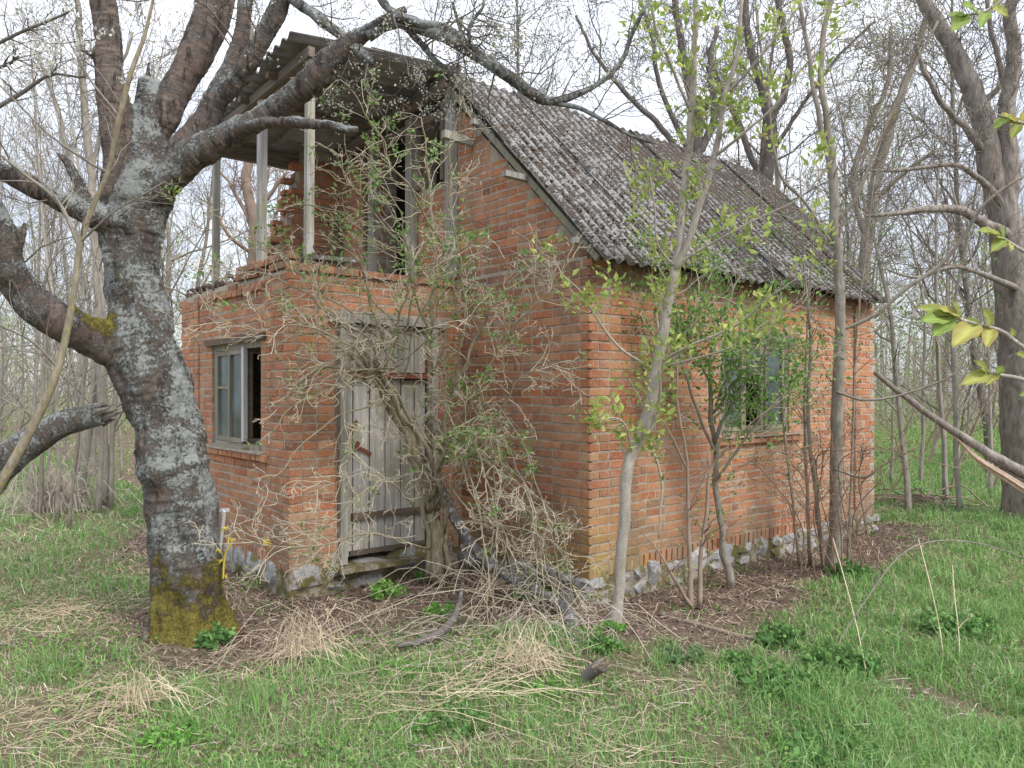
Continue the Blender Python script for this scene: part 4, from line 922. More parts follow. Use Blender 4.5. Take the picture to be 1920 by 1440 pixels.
# big elder shrub in the porch corner
S = []
S.append([(815, 1085, 6.9, 56), (812, 1000, 6.85, 46), (806, 930, 6.8, 42), (790, 870, 6.7, 38), (760, 800, 6.6, 34), (728, 745, 6.45, 30), (695, 700, 6.3, 22), (650, 690, 6.15, 15), (600, 690, 6.0, 12), (560, 720, 5.95, 10), (515, 770, 5.9, 6)])
S.append([(808, 960, 6.8, 24), (775, 860, 6.65, 20), (745, 780, 6.5, 18), (712, 700, 6.35, 15), (715, 620, 6.3, 11), (690, 540, 6.2, 9), (660, 480, 6.1, 6), (600, 430, 6.1, 4)])
S.append([(818, 1080, 7.0, 28), (812, 900, 7.0, 20), (806, 780, 6.95, 14), (804, 650, 6.9, 13), (806, 590, 6.9, 10), (810, 480, 6.9, 9), (800, 330, 6.9, 6), (790, 220, 6.8, 4)])
S.append([(820, 1070, 6.9, 22), (822, 900, 6.85, 20), (835, 820, 6.8, 15), (850, 740, 6.75, 12), (890, 640, 6.7, 9), (930, 560, 6.6, 7), (990, 500, 6.5, 5), (1050, 470, 6.4, 3)])
S.append([(806, 940, 6.75, 14), (840, 830, 6.5, 12), (870, 800, 6.3, 10), (900, 850, 6.1, 9), (930, 950, 6.0, 7), (960, 1050, 5.9, 5)])
S.append([(760, 800, 6.5, 12), (700, 650, 6.2, 10), (620, 590, 6.0, 9), (560, 545, 5.9, 7), (480, 510, 5.8, 6), (400, 530, 5.7, 4)])
S.append([(730, 745, 6.4, 10), (670, 640, 6.1, 9), (600, 560, 5.9, 7), (540, 490, 5.8, 5), (470, 460, 5.7, 3)])
S.append([(720, 700, 6.4, 10), (740, 620, 6.2, 9), (760, 540, 6.0, 8), (770, 470, 5.9, 6), (740, 380, 5.8, 4), (700, 300, 5.8, 3)])
S.append([(808, 700, 6.9, 9), (850, 590, 6.7, 9), (830, 470, 6.5, 8), (780, 370, 6.2, 8), (730, 300, 6.0, 7), (700, 240, 5.9, 5), (650, 150, 5.8, 3)])
S.append([(806, 640, 6.9, 8), (760, 480, 6.5, 8), (700, 400, 6.2, 7), (660, 350, 6.0, 5), (640, 290, 5.9, 3)])
S.append([(850, 740, 6.7, 8), (870, 600, 6.5, 8), (860, 450, 6.3, 7), (840, 350, 6.2, 6), (850, 240, 6.1, 4), (870, 170, 6.1, 3)])
S.append([(830, 850, 6.8, 9), (900, 720, 6.4, 8), (960, 620, 6.2, 6), (1010, 560, 6.1, 4), (1080, 480, 6.0, 3)])
S.append([(690, 700, 6.3, 9), (640, 740, 6.0, 7), (660, 830, 5.9, 5), (630, 900, 5.8, 4), (560, 930, 5.7, 3)])
S.append([(700, 695, 6.3, 8), (640, 640, 5.9, 7), (560, 610, 5.7, 6), (480, 620, 5.6, 5), (420, 600, 5.5, 3)])
S.append([(800, 1030, 6.7, 10), (700, 1000, 6.2, 7), (620, 1020, 5.8, 6), (540, 1025, 5.6, 5), (440, 1010, 5.5, 4)])
S.append([(790, 960, 6.7, 8), (720, 900, 6.2, 6), (640, 960, 5.9, 5), (560, 1020, 5.7, 4)])
S.append([(840, 900, 6.7, 8), (900, 980, 6.3, 8), (970, 1010, 6.1, 7), (1040, 1060, 5.9, 5), (1080, 1120, 5.8, 3)])
S.append([(830, 1000, 6.8, 8), (870, 860, 6.4, 7), (960, 900, 6.1, 6), (1030, 960, 5.9, 5), (1075, 1060, 5.8, 4)])
S.append([(760, 480, 6.3, 6), (700, 450, 6.1, 5), (640, 400, 6.0, 5), (560, 380, 5.9, 3)])
S.append([(840, 820, 6.7, 7), (920, 780, 6.3, 6), (990, 700, 6.1, 5), (1050, 680, 6.0, 3)])
def emask(x, y):
    if y > 600: return .02 + (.14 if 830 < x < 1000 and y < 900 else 0)
    g_ = math.exp(-((x - 740) / 120) ** 2 - ((y - 250) / 110) ** 2) + math.exp(-((x - 880) / 120) ** 2 - ((y - 450) / 120) ** 2) * .9 + math.exp(-((x - 610) / 110) ** 2 - ((y - 420) / 70) ** 2) * .8
    return min(.5, g_ * .30 + .05)
for k in range(10):   # canes arching down to the ground right of the door
    x0 = 815 + rnd.uniform(-8, 40); y0 = rnd.uniform(800, 1000); xe = rnd.uniform(880, 1095); ze = rnd.uniform(5.3, 6.2); ye = 736 + 1.72 * F / ze; yt = rnd.uniform(760, 960); xm = (x0 + xe) / 2 + rnd.uniform(-30, 50)
    S.append([(x0, y0, 6.8, 7), ((x0 + xm) / 2, (y0 + yt) / 2 - 25, 6.6, 7), (xm, yt, 6.35, 6), ((xm + xe) / 2 + 15, (yt + ye) / 2 - 20, (6.35 + ze) / 2, 5), (xe, ye, ze, 4)])
for k in range(15):   # fan of thin branches in front of the door head and the porch corner
    x0 = rnd.uniform(690, 770); y0 = rnd.uniform(600, 760); a = rnd.uniform(2.4, 4.1) if k % 3 else rnd.uniform(4.1, 5.6); ln = rnd.uniform(110, 300); xe = x0 + math.cos(a) * ln; ye = y0 + math.sin(a) * ln * .8
    S.append([(x0, y0, 6.35, 7), (x0 + (xe - x0) * .4, y0 + (ye - y0) * .5 - rnd.uniform(0, 40), 6.15, 6), (x0 + (xe - x0) * .75, y0 + (ye - y0) * .85 - rnd.uniform(-10, 20), 5.95, 5), (xe, ye + rnd.uniform(0, 40), 5.85, 3)])
S[0] = [(a, b, c, d * .72) for a, b, c, d in S[0]]
for off in (-14, 12, 26): S.append([(a + off * (1 - i * .07), b + rnd.uniform(-6, 6), c + rnd.uniform(-.06, .03), d * .55) for i, (a, b, c, d) in enumerate(S[0][:7])] + [(640 + off * 4, 640 + off * 2, 6.1, 6), (590 + off * 5, 600 + off * 4, 5.95, 3)])
S = [S[0]] + [[(a, b, c, d * (.9 if i < 3 else .72)) for a, b, c, d in st] for i, st in enumerate(S[1:])]
EL = plant('elder_shrub', 'huge tangled elder shrub with yellow-lichened stems growing across the porch door', 'bush', S, 'elder_trunk',
   dict(n=12, full=20, L=.36, lev=2, kids=3, thin=lambda x, y: .5 if y < 480 else (.75 if y < 560 else 1), mat='elder_bark', trop=.0, wob=.24, rmin=.0024, rk=.5, ang=(.5, 1.3), zcut=(.02,)), dict(per=11, size=.042, cols=[(.13, .25, .06), (.19, .33, .09), (.26, .38, .13), (.32, .40, .19)], spread=.05, asp=.5, n=0, mask=emask), stem_name='stem', sides=9, wobble=.05)
# yellow lichen tufts on hanging twigs by the cherry foot
EB = np.array(EL.location); m = MB()
for (x, y) in ((420, 990), (422, 1080), (417, 1050), (500, 1015), (430, 1010), (410, 1030), (505, 1020)):
    c_ = at(x, y, 5.5); 
    for k in range(7):
        d_ = rng.normal(0, 1, 3); d_ /= np.linalg.norm(d_); m.tube([c_ - EB, c_ + d_ * .014 - EB, c_ + d_ * .03 + [0, 0, -.01] - EB], [.0045, .0035, .002], 4)
pts, rad = path([(440, 1010, 5.5, 4), (422, 1040, 5.5, 4), (418, 1085, 5.5, 4)], 8); m.tube(pts - EB, rad, 4)
m.build('lichen', 'lichen_yellow', EL, kind='stuff')

# ================================================================== things lying and standing about
def simple_log(name, label, cat, pp, mat, n=22, sides=14, jag=0., wob=.01, end_mat=None, group=None):
    pts, rad = path(pp, n); b = np.array([pts[0][0], pts[0][1], max(0, pts[:, 2].min())]); root = thing(name, label, cat, b, group)
    pts = pts + np.array([[mn.noise(Vector(p) * 6), mn.noise(Vector(p) * 6 + Vector((3, 3, 3))), mn.noise(Vector(p) * 6 + Vector((8, 1, 3)))] for p in pts]) * wob
    rad = rad * (1 + .12 * np.array([mn.noise(Vector(p) * 9) for p in pts])); m = MB(); m.tube(pts - b, rad, sides)
    o = m.build('trunk', mat, root, True)
    if mat == 'cherry':
        me = o.data; n_ = len(me.vertices); 
        for an, v_ in (('moss', 0), ('lichen', .25)): me.attributes.new(an, 'FLOAT', 'POINT').data.foreach_set('value', np.full(n_, v_, np.float32))
        al = np.repeat(np.linspace(0, 2, len(pts)), sides)[:n_]; bv = np.zeros((n_, 3), np.float32); bv[:len(al), 2] = al; me.attributes.new('bark', 'FLOAT_VECTOR', 'POINT').data.foreach_set('vector', bv.ravel())
    if jag:
        m = MB(); e_ = pts[-1] - b; d_ = pts[-1] - pts[-2]; d_ /= np.linalg.norm(d_)
        for k in range(11):
            o_ = rng.normal(0, rad[-1] * .5, 3); m.tube([e_ + o_ - d_ * .05, e_ + o_ * 1.05 + d_ * jag * rng.uniform(.2, 1)], [rad[-1] * .42, .002], 5)
        m.build('broken_end', end_mat or mat, root)
    return root
simple_log('broken_limb', 'thick dark broken-off limb with a jagged end, jutting in from the left edge', 'branch', [(-60, 950, 5.2, 64), (0, 875, 5.25, 62), (60, 826, 5.3, 56), (115, 797, 5.35, 50), (165, 782, 5.4, 44), (190, 775, 5.4, 40)], 'cherry', 26, 18, .14, .012, 'dark_bark')
tw = []; pts, rad = path([(-10, 925, 4.6, 18), (45, 830, 4.6, 17), (85, 750, 4.6, 16), (112, 680, 4.6, 14), (137, 560, 4.6, 12), (150, 460, 4.6, 11), (175, 385, 4.6, 10), (203, 320, 4.6, 9), (222, 230, 4.55, 10), (246, 135, 4.5, 9), (270, 70, 4.5, 7), (292, -20, 4.5, 5)], 50)
b = np.array([pts[0][0], pts[0][1], 0]); LP = thing('leaning_sapling', 'pale leaning sapling crossing in front of the old cherry trunk', 'sapling', b); pts[0, 2] = min(pts[0, 2], 1.2)
foot = np.array([pts[0] - (pts[3] - pts[0]) * k for k in (4.5, 3, 1.5)]); foot[:, 2] = [0, .35, .75]; pts = np.concatenate([foot, pts]); rad = np.concatenate([[.033, .032, .03], rad])
m = MB(); m.tube(pts - b, rad, 10); m.build('trunk', 'elder_trunk', LP, True)
tw2 = [path(q, 14) + (1,) for q in ([(152, 470, 4.6, 8), (110, 380, 4.6, 8), (50, 330, 4.6, 6), (0, 290, 4.55, 4)], [(205, 325, 4.6, 6), (160, 300, 4.6, 5), (90, 250, 4.5, 4), (0, 160, 4.5, 3)], [(150, 455, 4.6, 6), (210, 400, 4.5, 4), (260, 370, 4.4, 3), (310, 340, 4.4, 2)], [(110, 690, 4.6, 6), (60, 640, 4.5, 5), (0, 610, 4.4, 4)], [(225, 220, 4.55, 5), (170, 150, 4.5, 4), (120, 60, 4.5, 3)])]
for p_, r_, l_ in list(tw2): side_twigs(tw2, p_, r_, 8, .35, 1, kids=3)
side_twigs(tw2, pts, rad, 16, .45, 1, kids=3, rk=.25)
tubes(shift(tw2, b)).build('twigs', 'slim_bark', LP, True, 'stuff')
simple_log('leaning_log', 'slender dark log with grey lichen leaning behind the elder shrub', 'log', [(822, 905, 6.95, 18), (855, 975, 6.85, 20), (900, 1040, 6.7, 20), (945, 1075, 6.5, 20), (1010, 1110, 6.2, 20), (1065, 1150, 5.9, 24), (1080, 1226, 5.2, 20)], 'lichen_log', 26, 12)
simple_log('fallen_branch', 'dark fallen branch half hidden in straw left of the leaning log', 'branch', [(745, 1212, 5.2, 8), (800, 1200, 5.3, 14), (838, 1176, 5.5, 17), (860, 1135, 5.8, 10), (868, 1085, 6.3, 6)], 'dark_bark', 18, 10)
simple_log('wood_stub', 'short brown broken stub of wood sticking out of the grass below the house corner', 'wood stub', [(1086, 1290, 4.62, 22), (1100, 1268, 4.6, 25), (1118, 1254, 4.55, 25), (1130, 1247, 4.52, 24)], 'dark_bark', 10, 12, .04, .004, 'warm_bark')
simple_log('lying_branch', 'thin brown branch lying in the leaf litter right of the elder stems', 'branch', [(1235, 1150, 6.0, 6), (1310, 1172, 5.75, 9), (1380, 1190, 5.55, 9), (1440, 1202, 5.4, 6)], 'warm_bark', 14, 8)
ft = simple_log('fallen_tree', 'long splintered fallen trunk leaning down across the right edge', 'fallen tree', [(1640, 698, 9.2, 9), (1700, 745, 9.0, 11), (1760, 790, 8.8, 13), (1830, 835, 8.5, 17), (1890, 872, 8.3, 22), (1960, 905, 8.1, 25), (2100, 985, 7.7, 30), (2280, 1110, 7.3, 34)], 'rough_bark', 34, 12, 0, .015)
fb_ = np.array(ft.location); m = MB()
for off, w0 in ((14, 9), (24, 4), (8, 5)):
    pts, rad = path([(1765 + off, 800 + off * .3, 8.75, 3), (1830, 850 + off * .5, 8.45, w0), (1890, 885 + off * .8, 8.25, w0 * 1.1), (1960, 925 + off, 8.05, w0), (2050, 970 + off, 7.8, 4)], 16); m.tube(pts - fb_, rad, 5)
m.build('splintered_wood', 'split_wood', ft)
# leaning scrap boards against the porch under its window
sb = thing('scrap_board', 'weathered white scrap board propped against the porch under its window', 'board', (*at(425, 1000, 6.55)[:2], .35))
for (dx, z, a, Ln, wd, mt) in ((0, .18, .28, .46, .05, 'white_paint_wood'), (.03, .40, 1.45, .16, .03, 'white_paint_wood'), (-.05, .2, .2, .40, .07, 'brown_wood')):
    m = MB(); m.box((0, 0, 0), (wd, .02, Ln)); q = m.build('slat', mt, sb); q.location = (dx - .05, 0, z); q.rotation_euler = (0, a, -.8)

def heap(name, label, cat, px, py, mat, n, L_, r, spread, hgt, arch=.5, droop=True):
    Z = 1.75 * F / (py - 736); c_ = at(px, py, Z); c_[2] = 0; root = thing(name, label, cat, c_); m = MB()
    for k in range(n):
        a = rng.uniform(0, 6.283); d_ = np.array([math.cos(a), math.sin(a) * .6, 0]); o_ = rng.normal(0, spread, 3); o_[2] = abs(rng.normal(0, hgt * .5)) + .01; ln = L_ * rng.uniform(.4, 1.2)
        z1 = o_[2] + hgt * rng.uniform(.0, 1.) ** 1.7 * arch; ln *= rng.uniform(.6, 1.4); d_ = d_ + rng.normal(0, .35, 3) * [1, 1, 0]; p = np.array([o_, o_ + d_ * ln * .5 + [0, 0, z1 - o_[2]], o_ + d_ * ln + [0, 0, (max(.01, rng.uniform(0, .08)) - o_[2]) if droop else hgt * rng.uniform(0, 1)]]); 
        p = cm(p, 6) + rng.normal(0, .008, (6, 3)); p[:, 2] = np.maximum(p[:, 2], .006); m.tube(p, r * rng.uniform(.5, 1.3), 3, cap=False)
    m.build('stalks', mat, root, kind='stuff'); return root
heap('straw_tussock', 'pale drooping tussock of dead grass between the cherry foot and the door', 'dead grass', 572, 1240, 'dead_straw', 110, .36, .0017, .08, .20, 1.1)
heap('straw_tussock', 'tousled heap of dead straw left of the brown wood stub', 'dead grass', 965, 1262, 'dead_straw', 140, .30, .0017, .10, .18, 1.0)
heap('straw_tussock', 'flattened heap of long straw stalks just left of the tousled straw heap', 'dead grass', 860, 1300, 'dead_straw', 110, .50, .0017, .22, .07, .8)
heap('straw_tussock', 'low dead grass tussock in the lower left corner of the lawn', 'dead grass', 170, 1360, 'dead_straw', 120, .34, .0015, .20, .06, .8)
heap('straw_tussock', 'matted straw patch left of the cherry foot', 'dead grass', 120, 1150, 'dead_straw', 130, .34, .0018, .26, .05, .8)
heap('straw_tussock', 'small fan of dead straw beside the bottom edge, under the tree', 'dead grass', 255, 1340, 'dead_straw', 120, .30, .0018, .05, .14, 1.)
heap('straw_tussock', 'thin wisps of dead straw under the wood stub, near the bottom', 'dead grass', 1130, 1390, 'dead_straw', 80, .30, .0016, .16, .04, .8)
heap('stem_pile', 'tangled pile of fallen pale elder stems at the foot of the shrub', 'brush pile', 950, 1130, 'elder_bark', 70, .8, .0028, .30, .30, .8)
heap('stem_pile', 'tangled dead stems and straw in front of the leaning log', 'brush pile', 850, 1215, 'pale_twig', 70, .55, .0022, .34, .12, .8)
heap('stem_pile', 'grey twiggy debris beneath the house corner, left of the maple sapling', 'brush pile', 1040, 1195, 'pale_twig', 50, .5, .0022, .18, .26, .8)
heap('brush_pile', 'mound of cut brushwood among the thin saplings on the left', 'brush pile', 100, 962, 'pale_twig', 240, .50, .006, .20, .55, .8)
heap('brush_pile', 'small dark pile of sticks on the grass right of the house', 'brush pile', 1730, 952, 'warm_bark', 60, .9, .012, .15, .20, .6)
for k, (a, lab) in enumerate(([(1562, 1010, 6.2, 4), (1590, 1110, 5.6, 4), (1612, 1200, 5.0, 4), (1628, 1282, 4.6, 5)], 'longest dry stalk, leaning right of the litter patch'), ([(1722, 1010, 6.0, 3), (1745, 1100, 5.4, 4), (1768, 1180, 5.2, 4), (1772, 1228, 5.1, 4)], 'middle dry stalk standing in the grass at right') ) if False else enumerate((
    ([(1562, 1010, 6.2, 4), (1590, 1110, 5.4, 4), (1612, 1200, 4.9, 4), (1628, 1282, 4.62, 5)], 'longest pale dry stalk, leaning over the edge of the litter patch'),
    ([(1722, 1010, 5.8, 3), (1745, 1100, 5.3, 4), (1762, 1180, 5.15, 4), (1770, 1246, 4.95, 4)], 'pale dry stalk leaning left, in the grass at right'),
    ([(1786, 1060, 5.2, 3), (1790, 1120, 5.1, 4), (1797, 1180, 5.0, 4), (1800, 1250, 4.9, 4)], 'pale upright dry stalk, rightmost in the grass'))):
    pts, rad = path(a[::-1], 16); b = np.array([pts[0][0], pts[0][1], 0]); t_ = thing('dry_stalk', lab, 'dry stalk', b, 'dry stalks in the grass'); rad = rad * .5; lst = [(pts, rad, 1)]; side_twigs(lst, pts, rad, 5, .16, 0, trop=.1); tubes(shift(lst, b), (3, 5)).build('stalk', 'dead_straw', t_, True)
pts, rad = path([(1560, 1225, 4.9, 3), (1620, 1130, 5.0, 5), (1690, 1040, 5.1, 5), (1760, 1014, 5.2, 4), (1840, 1020, 5.3, 4), (1920, 1045, 5.4, 3)], 24); b = np.array([pts[0][0], pts[0][1], 0]); rad = rad * .6; t_ = thing('arching_cane', 'thin brown cane arching low over the grass to the right edge', 'cane', b); lst = [(pts, rad, 1)]; side_twigs(lst, pts, rad, 14, .2, 0, trop=.02); tubes(shift(lst, b), (3, 5)).build('cane', 'slim_bark', t_, True)

# nettle and weed clumps
WG = [(.10, .21, .06), (.14, .28, .08), (.20, .36, .11)]; WB = [(.16, .36, .07), (.22, .42, .09)]
def clump(name, label, px, py, r, h, n, cols, size):
    Z = 1.75 * F / (py - 736); c_ = at(px, py, Z); c_[2] = float(gz(c_[0], c_[1])); root = thing(name, label, 'weed', c_); P_ = []; m = MB()
    for k in range(n):
        a = rng.uniform(0, 6.283); rr_ = r * math.sqrt(rng.random()); hh = h * rng.uniform(.5, 1.1) * (1 - .4 * rr_ / r); o_ = np.array([math.cos(a) * rr_, math.sin(a) * rr_, 0]); tip = o_ * 1.25 + [0, 0, hh]; m.tube([o_ - [0, 0, .02], (o_ + tip) / 2, tip], .0016, 3, cap=False)
        for q in np.linspace(.15, 1, 5): P_ += [o_ * (1 - q) + tip * q] * 4
    P_ = np.array(P_); m.build('stems', 'slim_bark', root, kind='stuff')
    leaves(P_, np.tile([0, 0, .2], (len(P_), 1)) + rng.normal(0, 1, (len(P_), 3)) * [1, 1, .15], 1, size, cols, .012, .3, .62, up=.12).build('foliage', 'leaf', root, kind='stuff')
for q in (('nettle_clump', 'dense round nettle clump on the litter at right', 1465, 1205, .14, .17, 46, WG, .042), ('nettle_clump', 'broad nettle patch at the lower right of the litter', 1575, 1260, .20, .15, 70, WG, .042),
          ('nettle_clump', 'nettle clump in grass below the dense round clump', 1448, 1305, .18, .13, 50, WG, .045), ('nettle_clump', 'bluish loose weed tuft right of the maple foot', 1278, 1238, .12, .10, 26, [(.12, .20, .09), (.17, .26, .12)], .03),
          ('nettle_clump', 'small weed tuft between the bluish tuft and the dense clump', 1375, 1250, .12, .10, 26, WG, .035), ('nettle_clump', 'little nettle at the foot of the maple sapling', 1150, 1192, .07, .06, 14, WB, .035),
          ('nettle_clump', 'low nettle tuft just below the maple foot', 1140, 1222, .12, .06, 20, WG, .035), ('nettle_clump', 'bright green weed tuft beneath the door', 728, 1122, .13, .14, 34, WB, .035),
          ('nettle_clump', 'bright low weed right of the tuft beneath the door', 828, 1152, .10, .07, 22, WB, .03), ('nettle_clump', 'bright weed standing among the fallen stems', 992, 1130, .12, .15, 26, WB, .032),
          ('nettle_clump', 'nettle sprigs growing at the mossy foot of the cherry', 405, 1208, .10, .12, 16, WG, .05), ('nettle_clump', 'bright ground weed near the bottom left', 325, 1395, .11, .06, 30, WB, .03),
          ('nettle_clump', 'dark nettle clump at the foot of the slim tree', 1592, 1085, .16, .18, 30, WG, .05), ('nettle_clump', 'fine-leaved weed in the straw right of the tangled stems', 935, 1240, .16, .10, 40, WB, .024),
          ('nettle_clump', 'broad-leaved weed patch at bottom centre', 845, 1350, .16, .07, 36, WG, .04), ('nettle_clump', 'shaded weed patch in the grass near the right edge', 1800, 1190, .24, .12, 60, WG, .045),
          ('nettle_clump', 'leafy weeds in the long grass at the bottom right', 1560, 1420, .20, .08, 46, WG, .045), ('nettle_clump', 'sprig of green under the elder shrub trunk', 795, 1088, .06, .12, 14, WB, .03),
          ('nettle_clump', 'pale weed clump beside the bottom centre straw', 760, 1262, .13, .07, 30, WB, .026), ('nettle_clump', 'low green weed left of the wood stub', 1030, 1290, .14, .05, 30, WB, .024)):
    clump(*q)

# leafy twigs close to the camera at the right
def blade(m, o_, d_, n_, L_, W_, droop, col, col2):
    d_ = d_ / np.linalg.norm(d_); n_ = n_ - d_ * (n_ @ d_); n_ /= np.linalg.norm(n_); s_ = np.cross(d_, n_); K = 7; v = []; c_ = []
    for i in range(K):
        t = i / (K - 1); wd = W_ * (math.sin(math.pi * min(1, t * .92 + .04)) ** .8) * (1.15 - .5 * t); p = o_ + d_ * L_ * t - n_ * droop * t * t * L_
        for k in (-1, -.5, 0, .5, 1): v.append(p + s_ * wd * k * (1 + .06 * ((i + (k > 0)) % 2)) + n_ * (abs(k) * wd * .35 - (0 if k else .002)) + n_ * .002 * math.sin(i * 3 + k * 4)); c_.append((np.array(col) * (1 - abs(k) * .45) + np.array(col2) * abs(k) * .45) * (1.25 if k == 0 else (.85 if (i + int(abs(k) * 2)) % 2 else 1)))
    f = [[i * 5 + j, i * 5 + j + 1, i * 5 + j + 6, i * 5 + j + 5] for i in range(K - 1) for j in range(4)]; m.add(v, f, np.array(c_))
LG = (.30, .40, .10); LY = (.46, .46, .13); LR = (.42, .24, .08)
def front_twig(label, stem, lv):
    pts, rad = path(stem, 14); b = pts[0].copy(); root = thing('leafy_twig', label, 'twig', b, 'young leafy twigs hanging in at the right'); m = MB(); m.tube(pts - b, rad, 8); m.build('stem', 'maple_bark', root, True)
    for (x0, y0, x1, y1, Z, w_) in lv:
        a = at(x0, y0, Z); c_ = at(x1, y1, Z - .02 + rng.uniform(-.025, .025)); L_ = np.linalg.norm(c_ - a) * .9; w_ *= .8; m = MB(); col = (LG, LY, LG)[int(rng.integers(0, 3))]; col2 = LR if rng.random() < .35 else LG
        nrm = np.array([rng.uniform(-.5, .5), -.8, rng.uniform(.2, .9)]); blade(m, np.zeros(3), c_ - a, nrm, L_, w_ * L_, .12, col, col2); q = m.build('leaf', 'leaf', root, True); q.location = a - b
front_twig('lower leafy twig with yellow-green leaves at the right edge', [(2060, 720, 1.3, 12), (1925, 655, 1.3, 9), (1880, 622, 1.3, 8), (1830, 608, 1.3, 7), (1780, 592, 1.3, 5)], [(1790, 592, 1718, 568, 1.3, .24), (1782, 590, 1728, 598, 1.3, .30), (1785, 590, 1750, 630, 1.3, .36), (1800, 592, 1790, 560, 1.3, .32), (1800, 595, 1760, 570, 1.3, .3), (1832, 606, 1785, 645, 1.3, .34), (1838, 606, 1795, 600, 1.3, .3), (1858, 612, 1848, 575, 1.3, .34), (1858, 614, 1850, 650, 1.3, .32), (1862, 615, 1830, 632, 1.3, .3), (1900, 632, 1898, 612, 1.3, .4)])
front_twig('short leafy twig just below the lower one at the right edge', [(2060, 760, 1.3, 12), (1925, 714, 1.3, 9), (1880, 704, 1.3, 7), (1852, 698, 1.3, 5)], [(1858, 700, 1800, 718, 1.3, .3), (1862, 700, 1815, 700, 1.3, .3), (1850, 698, 1832, 672, 1.3, .3), (1870, 700, 1850, 720, 1.3, .3), (1868, 700, 1885, 684, 1.3, .34), (1925, 670, 1905, 660, 1.3, .4), (1925, 735, 1912, 742, 1.3, .4)])
front_twig('small leafy twig beside the big trunk at right', [(2060, 560, 1.6, 10), (1930, 478, 1.6, 7), (1880, 446, 1.6, 5), (1850, 425, 1.6, 4)], [(1880, 446, 1850, 430, 1.6, .3), (1885, 448, 1858, 470, 1.6, .36), (1880, 446, 1880, 420, 1.6, .36), (1890, 452, 1900, 470, 1.6, .34), (1872, 440, 1835, 425, 1.6, .25)])
front_twig('upper leafy twig near the top right corner', [(2060, 300, 1.7, 10), (1940, 240, 1.7, 7), (1900, 226, 1.7, 5), (1870, 215, 1.7, 4)], [(1905, 228, 1870, 225, 1.7, .3), (1905, 228, 1880, 205, 1.7, .3), (1912, 230, 1895, 260, 1.7, .34), (1915, 230, 1925, 200, 1.7, .34), (1890, 220, 1862, 238, 1.7, .3)])
front_twig('topmost leafy twig hanging in at the top right', [(2000, -120, 1.5, 10), (1900, -20, 1.5, 7), (1850, 20, 1.5, 5), (1800, 30, 1.5, 4)], [(1812, 28, 1775, 25, 1.5, .3), (1812, 28, 1785, 55, 1.5, .34), (1850, 20, 1838, 50, 1.5, .3), (1860, 10, 1895, 30, 1.5, .3), (1865, 8, 1870, -20, 1.5, .3), (1830, 22, 1808, 0, 1.5, .3)])

# ================================================================== the wood behind
def bare_tree(seed, H, r0, mat, fork=None, nb=14, lev=2, rmin=.004, lean=.03, first=.35, sides=8, bl=.28, yel=0, wob=.05):
    global rng
    keep = rng; rng = np.random.default_rng(seed); out = []
    n = 16; p = np.zeros(3); d = np.array([rng.normal(0, lean), rng.normal(0, lean), 1.]); pts = [p - [0, 0, .1]]
    for i in range(n): d = d + rng.normal(0, wob, 3) * [1, 1, 0]; d /= np.linalg.norm(d); p = p + d * H / n; pts.append(p)
    pts = np.array(pts); rad = r0 * (1 - np.linspace(0, .85, n + 1)); rad[0] *= 1.3
    m = MB(); m.tube(cm(pts, 26), np.interp(np.linspace(0, 1, 26), np.linspace(0, 1, n + 1), rad), sides)
    for k in range(nb):
        t = first + (1 - first) * (k + rng.random()) / nb; i = min(int(t * n), n - 1); q = pts[i] + (pts[i + 1] - pts[i]) * (t * n - i); ax = rot(perp(d), np.array([0, 0, 1.]), rng.uniform(0, 6.283))
        grow(out, q, rot(np.array([0, 0, 1.]), ax, rng.uniform(.35, 1.1)), H * bl * (1.1 - .6 * t) * rng.uniform(.6, 1.3), rad[i] * .5, lev, .13, .05, 5, (.4, .95), (.4, .7), .5, rmin)
    tm = m.mesh('trunk', M[mat], True); cmn = tubes(out, (3, 3, 4)).mesh('crown', M[mat], True); lf = None
    if yel:
        P_, D_ = ends(out, 0, 1); k = rng.random(len(P_)) < yel; lf = leaves(P_[k], D_[k], 3, .075 if H > 8 else .045, [(.40, .42, .13), (.34, .38, .12), (.46, .44, .18)], .12).mesh('foliage', M['leaf'])
    rng = keep; return tm, cmn, lf
PT = {k: bare_tree(*a) for k, a in {
 'sap1': (11, 6.5, .035, 'far_bark', None, 14, 1, .0035, .05, .12, 6, .26), 'sap2': (12, 5.5, .028, 'slim_bark', None, 12, 1, .003, .08, .10, 6, .28), 'sap3': (13, 7.5, .045, 'far_bark', None, 16, 1, .004, .04, .2, 6, .22), 'sap4': (14, 4.5, .025, 'warm_bark', None, 18, 1, .003, .1, .08, 5, .34, .35, .09),
 'tree1': (21, 12, .08, 'far_bark', None, 18, 2, .006, .03, .28, 8, .27), 'tree2': (22, 14, .11, 'dark_bark', None, 24, 2, .006, .03, .22, 8, .26), 'tree3': (23, 11, .10, 'slim_bark', None, 18, 2, .006, .05, .25, 8, .3, .25), 'tree4': (24, 15, .10, 'far_bark', None, 22, 2, .007, .02, .35, 8, .22, .5), 'tree5': (25, 13, .09, 'warm_bark', None, 16, 2, .006, .04, .3, 8, .26)}.items()}
print({k: (len(v[1].polygons)) for k, v in PT.items()})
LOOK = {'sap1': 'slender pale grey sapling', 'sap2': 'short olive-grey sapling', 'sap3': 'tall straight pale sapling', 'sap4': 'low twiggy brown sapling', 'tree1': 'pale grey bare tree', 'tree2': 'dark bare tree', 'tree3': 'olive-grey tree in new leaf', 'tree4': 'tall tree with yellow-green leaf haze', 'tree5': 'brown-barked bare tree'}
